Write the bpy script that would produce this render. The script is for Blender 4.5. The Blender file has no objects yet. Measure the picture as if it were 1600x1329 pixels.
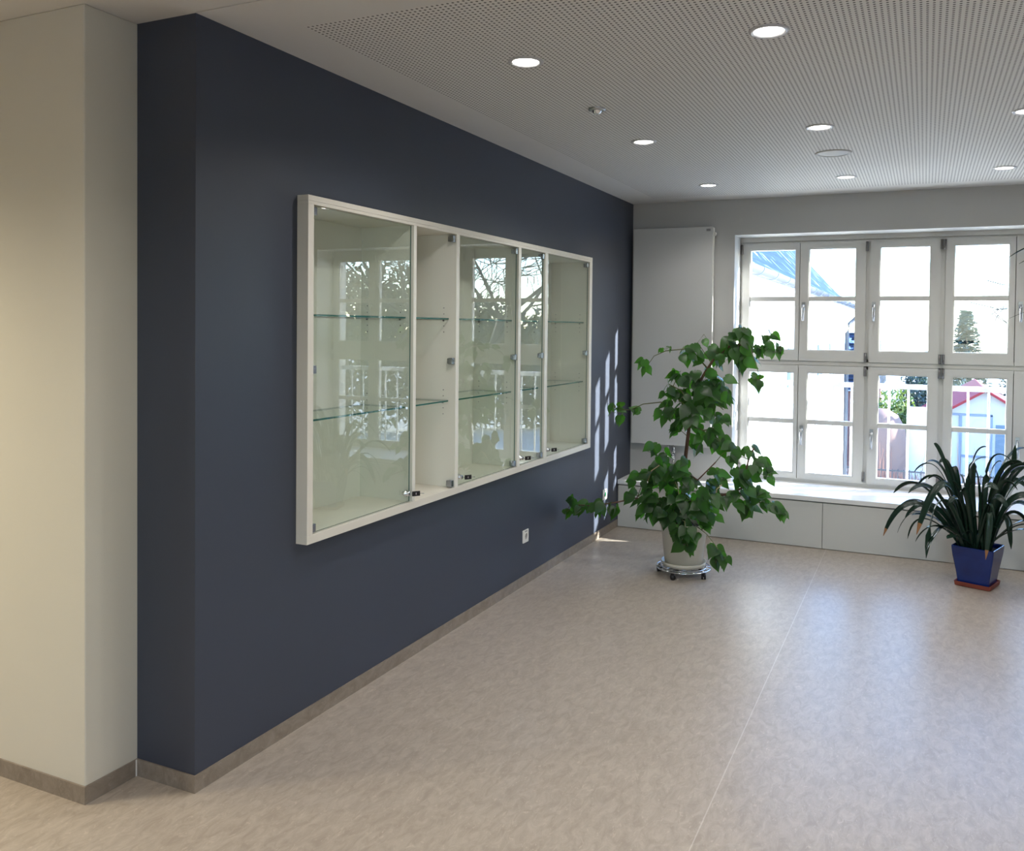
import bpy, bmesh, math, random
import numpy as np
from mathutils import Vector, Matrix
random.seed(7)
R = math.radians
scn = bpy.context.scene
COL = scn.collection

# ---------------------------------------------------------------- camera
F, CX, CY = 1320.456, 857.878, 541.161
YAW, ROLL, PITCH = 0.41805, 0.01068, -0.02182
CAM = Vector((2.3213, 0.0, 1.65))
_f = Vector((-math.sin(YAW)*math.cos(PITCH), math.cos(YAW)*math.cos(PITCH), math.sin(PITCH)))
_r = Vector((math.cos(YAW), math.sin(YAW), 0)); _u = _r.cross(_f)
_r2 = math.cos(ROLL)*_r + math.sin(ROLL)*_u
_u2 = -math.sin(ROLL)*_r + math.cos(ROLL)*_u
cd = bpy.data.cameras.new('camera'); cam = bpy.data.objects.new('camera', cd); COL.objects.link(cam)
cam.matrix_world = Matrix(((_r2.x, _u2.x, -_f.x, CAM.x), (_r2.y, _u2.y, -_f.y, CAM.y), (_r2.z, _u2.z, -_f.z, CAM.z), (0, 0, 0, 1)))
cd.sensor_fit = 'HORIZONTAL'; cd.sensor_width = 36; cd.lens = F/1600*36
cd.shift_x = (800-CX)/1600; cd.shift_y = (CY-664.5)/1600
cd.clip_start = 0.05; cd.clip_end = 900
scn.camera = cam

def at(u, v, Y):            # the point of the plane y = Y seen at (u, v) in the photograph
    D = _f + _r2*((u-CX)/F) - _u2*((v-CY)/F)
    return CAM + D*(Y/D.y)

# ---------------------------------------------------------------- light, exposure
scn.view_settings.view_transform = 'Standard'
scn.view_settings.look = 'None'
scn.view_settings.gamma = 1.0
scn.view_settings.use_curve_mapping = False
scn.view_settings.exposure = 1.4
SUN_DIR = Vector((-1, -0.405, -0.375)).normalized()
world = bpy.data.worlds.new('world'); scn.world = world; world.use_nodes = True
wn = world.node_tree; bg = wn.nodes['Background']
sky = wn.nodes.new('ShaderNodeTexSky'); sky.sky_type = 'NISHITA'; sky.sun_disc = False
sky.sun_elevation = math.asin(-SUN_DIR.z); sky.sun_rotation = math.atan2(-SUN_DIR.x, -SUN_DIR.y)
sky.air_density = 1.0; sky.dust_density = 0.3; sky.ozone_density = 3.0
tn = wn.nodes.new('ShaderNodeMix'); tn.data_type = 'RGBA'; tn.blend_type = 'MULTIPLY'; tn.inputs[0].default_value = 1.0
tn.inputs[7].default_value = (0.90, 0.98, 1.16, 1)      # bluish tint over the whole sky, cools the too yellow light
wn.links.new(sky.outputs[0], tn.inputs[6]); wn.links.new(tn.outputs[2], bg.inputs[0]); bg.inputs[1].default_value = 0.8
sd = bpy.data.lights.new('sun', 'SUN'); sd.energy = 13.0; sd.angle = R(0.6); sd.color = (1.0, 0.97, 0.94)
sun = bpy.data.objects.new('sun', sd); COL.objects.link(sun)
sun.rotation_euler = SUN_DIR.to_track_quat('-Z', 'Y').to_euler(); sun.location = (20, 20, 15)
LAMP_W = 11.0
scn.cycles.max_bounces = 10; scn.cycles.diffuse_bounces = 5; scn.cycles.transparent_max_bounces = 24
scn.cycles.sample_clamp_indirect = 6.0
scn.cycles.caustics_reflective = False; scn.cycles.caustics_refractive = False
# portal in the window opening: only steers the sampling of the sky
pd = bpy.data.lights.new('window_portal', 'AREA'); pd.shape = 'RECTANGLE'; pd.size = 2.6; pd.size_y = 2.0
pd.cycles.is_portal = True
po = bpy.data.objects.new('window_portal', pd); COL.objects.link(po)
po.location = (2.19, 7.34, 1.4); po.rotation_euler = (R(-90), 0, 0)

# ---------------------------------------------------------------- materials
def lin(c):
    return tuple(((x/255)/12.92 if x/255 <= 0.04045 else ((x/255+0.055)/1.055)**2.4) for x in c) + (1,)
def mat(name, col, rough=0.5, metal=0.0, spec=0.5, coat=0.0, bump=0, bscale=200, var=0.0, vscale=3):
    m = bpy.data.materials.new(name); m.use_nodes = True
    nt = m.node_tree; b = nt.nodes['Principled BSDF']
    c = lin(col) if max(col) > 1.01 else tuple(col)+(1,)
    b.inputs['Base Color'].default_value = c
    b.inputs['Roughness'].default_value = rough; b.inputs['Metallic'].default_value = metal
    b.inputs['Specular IOR Level'].default_value = spec
    b.inputs['Coat Weight'].default_value = coat
    tc = nt.nodes.new('ShaderNodeTexCoord')
    if bump:
        n = nt.nodes.new('ShaderNodeTexNoise'); n.inputs['Scale'].default_value = bscale; n.inputs['Detail'].default_value = 3
        nt.links.new(tc.outputs['Object'], n.inputs['Vector'])
        bp = nt.nodes.new('ShaderNodeBump'); bp.inputs['Strength'].default_value = bump; bp.inputs['Distance'].default_value = 0.002
        nt.links.new(n.outputs['Fac'], bp.inputs['Height']); nt.links.new(bp.outputs[0], b.inputs['Normal'])
    if var:
        n = nt.nodes.new('ShaderNodeTexNoise'); n.inputs['Scale'].default_value = vscale; n.inputs['Detail'].default_value = 4
        nt.links.new(tc.outputs['Object'], n.inputs['Vector'])
        mx = nt.nodes.new('ShaderNodeMix'); mx.data_type = 'RGBA'
        mx.inputs[6].default_value = tuple(x*(1-var) for x in c[:3])+(1,); mx.inputs[7].default_value = tuple(min(1, x*(1+var)) for x in c[:3])+(1,)
        nt.links.new(n.outputs['Fac'], mx.inputs[0]); nt.links.new(mx.outputs[2], b.inputs['Base Color'])
    return m

def glass_mat(name, tint, ior):
    m = bpy.data.materials.new(name); m.use_nodes = True; nt = m.node_tree; nt.nodes.clear()
    o = nt.nodes.new('ShaderNodeOutputMaterial'); t = nt.nodes.new('ShaderNodeBsdfTransparent'); g = nt.nodes.new('ShaderNodeBsdfGlossy')
    t.inputs[0].default_value = tint; g.inputs['Roughness'].default_value = 0.0; g.inputs[0].default_value = (1, 1, 1, 1)
    fr = nt.nodes.new('ShaderNodeFresnel'); fr.inputs['IOR'].default_value = ior
    ge = nt.nodes.new('ShaderNodeNewGeometry'); inv = nt.nodes.new('ShaderNodeMath'); inv.operation = 'SUBTRACT'; inv.inputs[0].default_value = 1
    mu = nt.nodes.new('ShaderNodeMath'); mu.operation = 'MULTIPLY'
    nt.links.new(ge.outputs['Backfacing'], inv.inputs[1]); nt.links.new(fr.outputs[0], mu.inputs[0]); nt.links.new(inv.outputs[0], mu.inputs[1])
    mx = nt.nodes.new('ShaderNodeMixShader'); nt.links.new(mu.outputs[0], mx.inputs[0]); nt.links.new(t.outputs[0], mx.inputs[1]); nt.links.new(g.outputs[0], mx.inputs[2])
    nt.links.new(mx.outputs[0], o.inputs[0]); return m

def emit_mat(name, col, s):
    m = bpy.data.materials.new(name); m.use_nodes = True; nt = m.node_tree; nt.nodes.clear()
    o = nt.nodes.new('ShaderNodeOutputMaterial'); e = nt.nodes.new('ShaderNodeEmission')
    e.inputs[0].default_value = col; e.inputs[1].default_value = s; nt.links.new(e.outputs[0], o.inputs[0]); return m

def leaf_mat(name, c1, c2, trans, rough=0.35, tfac=0.3):
    m = bpy.data.materials.new(name); m.use_nodes = True; nt = m.node_tree; b = nt.nodes['Principled BSDF']
    oi = nt.nodes.new('ShaderNodeObjectInfo'); tc = nt.nodes.new('ShaderNodeTexCoord'); n = nt.nodes.new('ShaderNodeTexNoise'); n.inputs['Scale'].default_value = 7
    nt.links.new(tc.outputs['Object'], n.inputs['Vector'])
    ad = nt.nodes.new('ShaderNodeMath'); ad.operation = 'ADD'; nt.links.new(oi.outputs['Random'], ad.inputs[0]); nt.links.new(n.outputs['Fac'], ad.inputs[1])
    hf = nt.nodes.new('ShaderNodeMath'); hf.operation = 'MULTIPLY'; hf.inputs[1].default_value = 0.5; nt.links.new(ad.outputs[0], hf.inputs[0])
    mx = nt.nodes.new('ShaderNodeMix'); mx.data_type = 'RGBA'; mx.inputs[6].default_value = lin(c1); mx.inputs[7].default_value = lin(c2)
    nt.links.new(hf.outputs[0], mx.inputs[0]); nt.links.new(mx.outputs[2], b.inputs['Base Color'])
    b.inputs['Roughness'].default_value = rough; b.inputs['Specular IOR Level'].default_value = 0.5
    tr = nt.nodes.new('ShaderNodeBsdfTranslucent'); tr.inputs[0].default_value = lin(trans)
    ms = nt.nodes.new('ShaderNodeMixShader'); ms.inputs[0].default_value = tfac
    o = nt.nodes['Material Output']
    nt.links.new(b.outputs[0], ms.inputs[1]); nt.links.new(tr.outputs[0], ms.inputs[2]); nt.links.new(ms.outputs[0], o.inputs[0])
    return m

M = {}
M['blue'] = mat('blue_paint', (0.043, 0.052, 0.076), 0.45, spec=0.5, bump=0.25, bscale=500, var=0.04, vscale=2)
M['cream'] = mat('cream_paint', (0.64, 0.61, 0.52), 0.7, bump=0.2, bscale=300, var=0.02)
M['white_wall'] = mat('white_paint', (0.52, 0.52, 0.51), 0.7, bump=0.2, bscale=300, var=0.02)
M['white_ceiling'] = mat('ceiling_paint', (0.66, 0.65, 0.63), 0.8)
M['joinery'] = mat('white_lacquer', (0.74, 0.735, 0.70), 0.35)
M['bench'] = mat('bench_laminate', (0.62, 0.615, 0.58), 0.4)
M['bench_top'] = mat('bench_top_laminate', (0.78, 0.78, 0.77), 0.3)
M['window_paint'] = mat('window_lacquer', (0.62, 0.61, 0.585), 0.3)
M['cab_edge'] = mat('cabinet_white', (0.70, 0.665, 0.59), 0.4)
M['cab_in'] = mat('cabinet_inside', (0.74, 0.73, 0.66), 0.5)
M['gasket'] = mat('gasket_grey', (0.25, 0.24, 0.22), 0.6)
M['chrome'] = mat('chrome', (0.75, 0.77, 0.80), 0.12, metal=1)
M['steel'] = mat('brushed_steel', (0.45, 0.46, 0.48), 0.35, metal=1)
M['clip'] = mat('clip_metal', (0.36, 0.38, 0.42), 0.25, metal=1)
M['dark_metal'] = mat('dark_hinge', (0.20, 0.19, 0.19), 0.35, metal=0.8)
M['black'] = mat('black_plastic', (0.012, 0.012, 0.014), 0.35)
M['white_plastic'] = mat('white_plastic', (0.80, 0.79, 0.75), 0.3)
M['grey_plastic'] = mat('grey_plastic', (0.30, 0.30, 0.31), 0.4)
M['green_plastic'] = mat('green_plastic', (0.02, 0.30, 0.10), 0.4)
M['radiator'] = mat('radiator_enamel', (0.62, 0.625, 0.62), 0.3)
M['pot'] = mat('beige_plastic', (0.60, 0.565, 0.47), 0.35)
M['soil'] = mat('soil', (0.035, 0.022, 0.015), 0.95, bump=1, bscale=60, var=0.5, vscale=40)
M['glaze'] = mat('blue_glaze', (0.002, 0.020, 0.14), 0.25, coat=0.1, var=0.35, vscale=14)
M['terracotta'] = mat('terracotta', (0.22, 0.045, 0.025), 0.6)
M['bark'] = mat('plant_bark', (0.11, 0.055, 0.035), 0.8, bump=0.6, bscale=90, var=0.3, vscale=20)
M['twig'] = mat('green_twig', (0.11, 0.12, 0.04), 0.6)
M['root'] = mat('pale_root', (0.45, 0.36, 0.20), 0.6)
M['leaf'] = leaf_mat('plant_leaf', (22, 44, 28), (60, 84, 54), (96, 172, 34), 0.36, 0.40)
M['strap'] = leaf_mat('strap_leaf', (14, 34, 28), (36, 62, 48), (60, 105, 34), 0.25, 0.16)
M['dry'] = mat('dry_leaf_tip', (0.28, 0.13, 0.05), 0.7)
M['glass'] = glass_mat('window_glass', (0.96, 0.985, 0.975, 1), 1.45)
M['door_glass'] = glass_mat('door_glass', (0.955, 0.98, 0.96, 1), 1.75)
M['shelf_glass'] = glass_mat('shelf_glass', (0.93, 0.97, 0.95, 1), 1.5)
M['glass_edge'] = mat('glass_edge', (0.03, 0.13, 0.11), 0.15)
M['lamp_face'] = emit_mat('lamp_face', (1.0, 0.96, 0.88, 1), 9.0)
M['sill_metal'] = mat('outer_render', (0.72, 0.71, 0.68), 0.8, bump=0.3, bscale=120)
M['rail'] = mat('white_rail', (0.75, 0.76, 0.78), 0.4)

def floor_material(name, base, dark, seam):
    m = bpy.data.materials.new(name); m.use_nodes = True; nt = m.node_tree; b = nt.nodes['Principled BSDF']
    tc = nt.nodes.new('ShaderNodeTexCoord'); L = nt.links.new
    mp = nt.nodes.new('ShaderNodeMapping'); mp.inputs['Scale'].default_value = (13, 5.5, 8); mp.inputs['Rotation'].default_value = (0, 0, R(-14)); L(tc.outputs['Object'], mp.inputs[0])
    n1 = nt.nodes.new('ShaderNodeTexNoise'); n1.inputs['Scale'].default_value = 2.3; n1.inputs['Detail'].default_value = 8; n1.inputs['Roughness'].default_value = 0.68; n1.inputs['Distortion'].default_value = 0.8; L(mp.outputs[0], n1.inputs['Vector'])
    n2 = nt.nodes.new('ShaderNodeTexNoise'); n2.inputs['Scale'].default_value = 5.5; n2.inputs['Detail'].default_value = 6; n2.inputs['Distortion'].default_value = 1.5; L(mp.outputs[0], n2.inputs['Vector'])
    n3 = nt.nodes.new('ShaderNodeTexNoise'); n3.inputs['Scale'].default_value = 0.9; n3.inputs['Detail'].default_value = 3; L(tc.outputs['Object'], n3.inputs['Vector'])
    r1 = nt.nodes.new('ShaderNodeValToRGB'); r1.color_ramp.elements[0].position = 0.36; r1.color_ramp.elements[1].position = 0.66
    r1.color_ramp.elements[0].color = lin(dark); r1.color_ramp.elements[1].color = lin(base); L(n1.outputs['Fac'], r1.inputs[0])
    r2 = nt.nodes.new('ShaderNodeValToRGB'); r2.color_ramp.elements[0].position = 0.60; r2.color_ramp.elements[1].position = 0.72
    r2.color_ramp.elements[0].color = (0, 0, 0, 1); r2.color_ramp.elements[1].color = (0.40, 0.40, 0.40, 1); L(n2.outputs['Fac'], r2.inputs[0])
    m1 = nt.nodes.new('ShaderNodeMix'); m1.data_type = 'RGBA'; L(r2.outputs[0], m1.inputs[0]); L(r1.outputs[0], m1.inputs[6])
    m1.inputs[7].default_value = lin(tuple(min(255, c*1.16) for c in base))
    m2 = nt.nodes.new('ShaderNodeMix'); m2.data_type = 'RGBA'; m2.blend_type = 'MULTIPLY'; m2.inputs[0].default_value = 1
    r3 = nt.nodes.new('ShaderNodeValToRGB'); r3.color_ramp.elements[0].color = (0.88, 0.87, 0.87, 1); r3.color_ramp.elements[1].color = (1.06, 1.05, 1.03, 1)
    L(n3.outputs['Fac'], r3.inputs[0]); L(m1.outputs[2], m2.inputs[6]); L(r3.outputs[0], m2.inputs[7])
    out = m2.outputs[2]
    if seam:   # welded sheet joint
        sp = nt.nodes.new('ShaderNodeSeparateXYZ'); L(tc.outputs['Object'], sp.inputs[0])
        a = nt.nodes.new('ShaderNodeMath'); a.operation = 'SUBTRACT'; a.inputs[1].default_value = 1.67; L(sp.outputs[0], a.inputs[0])
        ab = nt.nodes.new('ShaderNodeMath'); ab.operation = 'ABSOLUTE'; L(a.outputs[0], ab.inputs[0])
        lt = nt.nodes.new('ShaderNodeMath'); lt.operation = 'LESS_THAN'; lt.inputs[1].default_value = 0.0022; L(ab.outputs[0], lt.inputs[0])
        hm = nt.nodes.new('ShaderNodeMath'); hm.operation = 'MULTIPLY'; L(lt.outputs[0], hm.inputs[0]); hm.inputs[1].default_value = 0.28
        m3 = nt.nodes.new('ShaderNodeMix'); m3.data_type = 'RGBA'; L(hm.outputs[0], m3.inputs[0]); L(out, m3.inputs[6]); m3.inputs[7].default_value = (0.85, 0.82, 0.78, 1)
        out = m3.outputs[2]
    L(out, b.inputs['Base Color'])
    rr = nt.nodes.new('ShaderNodeMapRange'); rr.inputs[3].default_value = 0.26; rr.inputs[4].default_value = 0.42; L(n3.outputs['Fac'], rr.inputs[0]); L(rr.outputs[0], b.inputs['Roughness'])
    bp = nt.nodes.new('ShaderNodeBump'); bp.inputs['Strength'].default_value = 0.10; bp.inputs['Distance'].default_value = 0.002; L(n2.outputs['Fac'], bp.inputs['Height']); L(bp.outputs[0], b.inputs['Normal'])
    b.inputs['Specular IOR Level'].default_value = 0.5
    return m
M['floor'] = floor_material('linoleum', (183, 173, 161), (162, 151, 139), True)
M['base'] = floor_material('linoleum_skirting', (150, 139, 126), (128, 117, 104), False)

def perforated():
    m = bpy.data.materials.new('perforated_board'); m.use_nodes = True; nt = m.node_tree; b = nt.nodes['Principled BSDF']; L = nt.links.new
    tc = nt.nodes.new('ShaderNodeTexCoord'); sp = nt.nodes.new('ShaderNodeSeparateXYZ'); L(tc.outputs['Object'], sp.inputs[0])
    def mth(op, a, bb=None):
        n = nt.nodes.new('ShaderNodeMath'); n.operation = op
        for i, x in enumerate((a, bb)):
            if x is None: continue
            if isinstance(x, (int, float)): n.inputs[i].default_value = x
            else: L(x, n.inputs[i])
        return n.outputs[0]
    P = 0.02
    d = []
    for k in (0, 1):
        fr = mth('FRACT', mth('DIVIDE', sp.outputs[k], P)); d.append(mth('MULTIPLY', mth('SUBTRACT', fr, 0.5), P))
    dist = mth('SQRT', mth('ADD', mth('MULTIPLY', d[0], d[0]), mth('MULTIPLY', d[1], d[1])))
    hole = mth('LESS_THAN', dist, 0.0048)
    mx = nt.nodes.new('ShaderNodeMix'); mx.data_type = 'RGBA'; L(hole, mx.inputs[0]); mx.inputs[6].default_value = (0.70, 0.69, 0.67, 1); mx.inputs[7].default_value = (0.10, 0.097, 0.095, 1)
    L(mx.outputs[2], b.inputs['Base Color']); b.inputs['Roughness'].default_value = 0.8
    return m
M['perforated'] = perforated()

# ---------------------------------------------------------------- mesh helpers
class MB:
    def __init__(s): s.v = []; s.f = []; s.m = []; s.sm = []
    def add(s, vs, fs, mi=0, smooth=False):
        o = len(s.v); s.v += [tuple(v) for v in vs]
        s.f += [tuple(i+o for i in f) for f in fs]; s.m += [mi]*len(fs); s.sm += [smooth]*len(fs)
    def box(s, x0, x1, y0, y1, z0, z1, mi=0):
        s.add([(x0, y0, z0), (x1, y0, z0), (x1, y1, z0), (x0, y1, z0), (x0, y0, z1), (x1, y0, z1), (x1, y1, z1), (x0, y1, z1)],
              [(0, 3, 2, 1), (4, 5, 6, 7), (0, 1, 5, 4), (1, 2, 6, 5), (2, 3, 7, 6), (3, 0, 4, 7)], mi)
        return s
    def tube(s, pts, r, n=8, mi=0, caps=True, smooth=True):
        pts = [Vector(p) for p in pts]
        rs = r if isinstance(r, (list, tuple)) else [r]*len(pts)
        rings = []; up = Vector((0, 0, 1))
        for i, p in enumerate(pts):
            t = (pts[min(i+1, len(pts)-1)]-pts[max(i-1, 0)])
            if t.length < 1e-9: t = Vector((0, 0, 1))
            t.normalize()
            a = t.cross(up)
            if a.length < 0.05: a = t.cross(Vector((1, 0, 0)))
            a.normalize(); b = t.cross(a)
            rings.append([p + (a*math.cos(2*math.pi*k/n)+b*math.sin(2*math.pi*k/n))*rs[i] for k in range(n)])
        vs = [v for rg in rings for v in rg]; fs = []
        for i in range(len(rings)-1):
            for k in range(n):
                fs.append((i*n+k, i*n+(k+1) % n, (i+1)*n+(k+1) % n, (i+1)*n+k))
        if caps: fs.append(tuple(range(n-1, -1, -1))); fs.append(tuple((len(rings)-1)*n+k for k in range(n)))
        s.add(vs, fs, mi, smooth); return s
    def lathe(s, c, prof, n=32, mi=0, smooth=True, closed=False):
        c = Vector(c); vs = []
        for r, z in prof:
            for k in range(n):
                a = 2*math.pi*k/n; vs.append(c+Vector((r*math.cos(a), r*math.sin(a), z)))
        fs = []; m = len(prof)
        for i in range(m-1 + (1 if closed else 0)):
            j = (i+1) % m
            for k in range(n): fs.append((i*n+k, i*n+(k+1) % n, j*n+(k+1) % n, j*n+k))
        s.add(vs, fs, mi, smooth); return s
    def disc(s, c, r, n=24, mi=0, down=False):
        c = Vector(c); vs = [c+Vector((r*math.cos(2*math.pi*k/n), r*math.sin(2*math.pi*k/n), 0)) for k in range(n)]
        f = tuple(range(n)); s.add(vs, [f[::-1] if down else f], mi); return s
    def xform(s, mtx):
        s.v = [tuple(mtx @ Vector(v)) for v in s.v]; return s
    def mesh(s, name, mats):
        me = bpy.data.meshes.new(name); me.from_pydata(s.v, [], s.f)
        for m in (mats if isinstance(mats, (list, tuple)) else [mats]): me.materials.append(m)
        me.polygons.foreach_set('material_index', s.m); me.polygons.foreach_set('use_smooth', s.sm); me.update(); return me
    def build(s, name, mats, parent=None, bevel=0):
        o = bpy.data.objects.new(name, s.mesh(name, mats)); COL.objects.link(o)
        if parent:
            o.parent = parent; o.matrix_parent_inverse = parent.matrix_world.inverted() if parent.type != 'EMPTY' else Matrix.Translation(-parent.location)
        if bevel:
            b = o.modifiers.new('bevel', 'BEVEL'); b.width = bevel; b.segments = 2; b.limit_method = 'ANGLE'
        return o
def tag(o, label=None, cat=None, group=None, kind=None):
    if label: o['label'] = label
    if cat: o['category'] = cat
    if group: o['group'] = group
    if kind: o['kind'] = kind
    return o
def thing(name, loc, label, cat, group=None):
    o = bpy.data.objects.new(name, None); COL.objects.link(o); o.location = loc; o.empty_display_size = 0.1
    return tag(o, label, cat, group)
def setting(name, loc=(0, 0, 0)):
    o = bpy.data.objects.new(name, None); COL.objects.link(o); o.location = loc; o['kind'] = 'structure'; return o
def struct(name, mb, m, bevel=0):
    o = mb.build(name, m, bevel=bevel); o['kind'] = 'structure'; return o

# ---------------------------------------------------------------- room shell
H = 2.725; YB = 6.99; YF = 6.657; YN = 2.19
XR = 5.1; YS = -3.6; XL = -3.8
CY0, CY1, CZ0, CZ1 = 2.71, 5.88, 0.762, 2.175       # cabinet in its niche
OX0, OX1, OZ1 = 0.88, 3.49, 2.43                     # window opening
SILL = 0.3935
struct('floor', MB().box(XL, XR, YS, YB, -0.1, 0), M['floor'])
w = MB()
w.box(-0.40, 0, YN, CY0+0.01, 0, H); w.box(-0.40, 0, CY1-0.01, YB, 0, H)
w.box(-0.40, 0, CY0+0.01, CY1-0.01, 0, CZ0+0.01); w.box(-0.40, 0, CY0+0.01, CY1-0.01, CZ1-0.01, H)
w.box(-0.40, -0.28, CY0+0.01, CY1-0.01, CZ0+0.01, CZ1-0.01)
struct('wall_left', w, M['blue'])
struct('wall_hall', MB().box(XL, -0.283, 1.98, 2.35, 0, H), M['cream'], bevel=0.004)
struct('wall_hall_end', MB().box(XL-0.2, XL, YS, 2.35, 0, H), M['cream'])
w = MB()
w.box(-0.4, OX0, YB, 7.47, -0.3, H); w.box(OX1, XR, YB, 7.47, -0.3, H)
w.box(OX0, OX1, YB, 7.47, OZ1, H); w.box(OX0, OX1, YB, 7.47, -0.3, SILL-0.036)
struct('wall_back', w, M['white_wall'])
struct('wall_right', MB().box(XR, XR+0.3, YS, 7.47, 0, H), M['white_wall'])
w = MB(); w.box(XL, 2.57, YS-0.3, YS, 0, H); w.box(4.6, XR, YS-0.3, YS, 0, H); w.box(2.57, 4.6, YS-0.3, YS, 0, 0.5); w.box(2.57, 4.6, YS-0.3, YS, 2.45, H)
struct('wall_front', w, M['white_wall'])
w2 = setting('fill_window', (3.6, YS-0.15, 0.5))  # added window, unseen, lets in fill light from behind the camera
for i in range(3):
    x = 2.57+i*0.985
    MB().box(x, x+0.06, YS-0.2, YS-0.13, 0.5, 2.45).build('window_frame', M['window_paint'], w2)
    if i < 2:
        for a, b in ((0.5, 0.56), (1.43, 1.49), (2.39, 2.45)): MB().box(x+0.06, x+0.985, YS-0.2, YS-0.13, a, b).build('window_frame', M['window_paint'], w2)
        MB().box(x+0.06, x+0.985, YS-0.17, YS-0.165, 0.56, 2.39).build('pane', M['glass'], w2)
pd2 = bpy.data.lights.new('fill_window_portal', 'AREA'); pd2.shape = 'RECTANGLE'; pd2.size = 2.0; pd2.size_y = 1.95; pd2.cycles.is_portal = True
po2 = bpy.data.objects.new('fill_window_portal', pd2); COL.objects.link(po2); po2.location = (3.58, YS-0.32, 1.475); po2.rotation_euler = (R(90), 0, 0)
# ceiling: plain border, perforated field, hall part with the shadow joint
c = MB()
PX0, PY0, PX1, PY1 = 0.26, 2.44, 4.84, 6.72
c.box(0, PX0, YN, YB, H, H+0.05); c.box(PX1, XR, YN, YB, H, H+0.05)
c.box(PX0, PX1, YN, PY0, H, H+0.05); c.box(PX0, PX1, PY1, YB, H, H+0.05)
ceil = struct('ceiling', c, M['white_ceiling'])
pf = MB().box(PX0, PX1, PY0, PY1, H, H+0.05).build('perforated_field', M['perforated'], ceil)
struct('ceiling_hall', MB().box(XL, XR, YS, YN-0.005, H, H+0.05).box(XL, 0, YN-0.005, 2.35, H, H+0.05).box(-0.3, XR, YN-0.006, YN, H+0.012, H+0.05), M['white_ceiling'])
# skirting of floor linoleum
struct('baseboard_left', MB().box(0, 0.006, YN, YF, 0, 0.0615).box(-0.283, 0.006, YN-0.006, YN, 0, 0.0615), M['base'])
struct('baseboard_hall', MB().box(XL, -0.277, 1.974, 1.98, 0, 0.0615).box(-0.283, -0.277, 1.98, YN-0.006, 0, 0.0615), M['base'])
struct('baseboard_right', MB().box(XR-0.006, XR, YS, YF, 0, 0.0615), M['base'])
struct('trim_1', MB().box(-0.2775, -0.2765, YN-0.012, YN-0.006, 0, 0.0615), M['white_plastic'])

# ---------------------------------------------------------------- window bench
be = thing('window_bench', (2.5, YF, 0), 'long white built-in window bench below the window along the back wall', 'bench')
MB().box(0.003, XR-0.003, YF-0.004, YB-0.002, SILL-0.036, SILL).box(OX0+0.002, OX1-0.002, YB-0.002, 7.27, SILL-0.036, SILL).build('seat_board', M['bench_top'], be, 0.003)
for a, b in ((0.006, 1.638), (1.642, 3.30), (3.304, XR-0.006)):
    MB().box(a, b, YF+0.006, YF+0.026, 0.004, SILL-0.046).build('front_panel', M['bench'], be, 0.001)
MB().box(0.006, XR-0.006, YF+0.03, YB-0.004, 0.0, SILL-0.038).build('carcass', M['gasket'], be)

# ---------------------------------------------------------------- window
WY = 7.24; K = WY/7.17
sx = lambda x: 2.321+(x-2.321)*K
sz = lambda z: 1.65+(z-1.65)*K
win = setting('window_1', (2.19, WY, SILL))
fr = MB()
y0, y1 = WY+0.012, WY+0.085
fz0, fz1 = SILL, OZ1
fr.box(OX0, sx(0.925), y0, y1, fz0, fz1); fr.box(sx(3.445), OX1, y0, y1, fz0, fz1)
fr.box(sx(0.925), sx(3.445), y0, y1, sz(2.365), fz1); fr.box(sx(0.925), sx(3.445), y0, y1, fz0, sz(0.44))
fr.box(sx(0.925), sx(3.445), y0, y1, sz(1.345), sz(1.43))
for x in (1.9, 2.443): fr.box(sx(x-0.018), sx(x+0.018), y0, y1, sz(0.44), sz(2.365))
fr.box(OX0, OX1, WY-0.004, y0, sz(2.386), fz1)         # head board
fr.box(OX0, sx(0.895), WY-0.004, y0, fz0, sz(2.386)); fr.box(sx(3.475), OX1, WY-0.004, y0, fz0, sz(2.386))
fr.box(sx(0.895), sx(3.475), WY+0.004, y0, sz(1.372), sz(1.402))
for x in (1.3785, 2.9335): fr.box(sx(x)-0.02, sx(x)+0.02, WY+0.0585, WY+0.068, sz(0.44), sz(2.365))
fr.build('window_frame', M['window_paint'], win)
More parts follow.
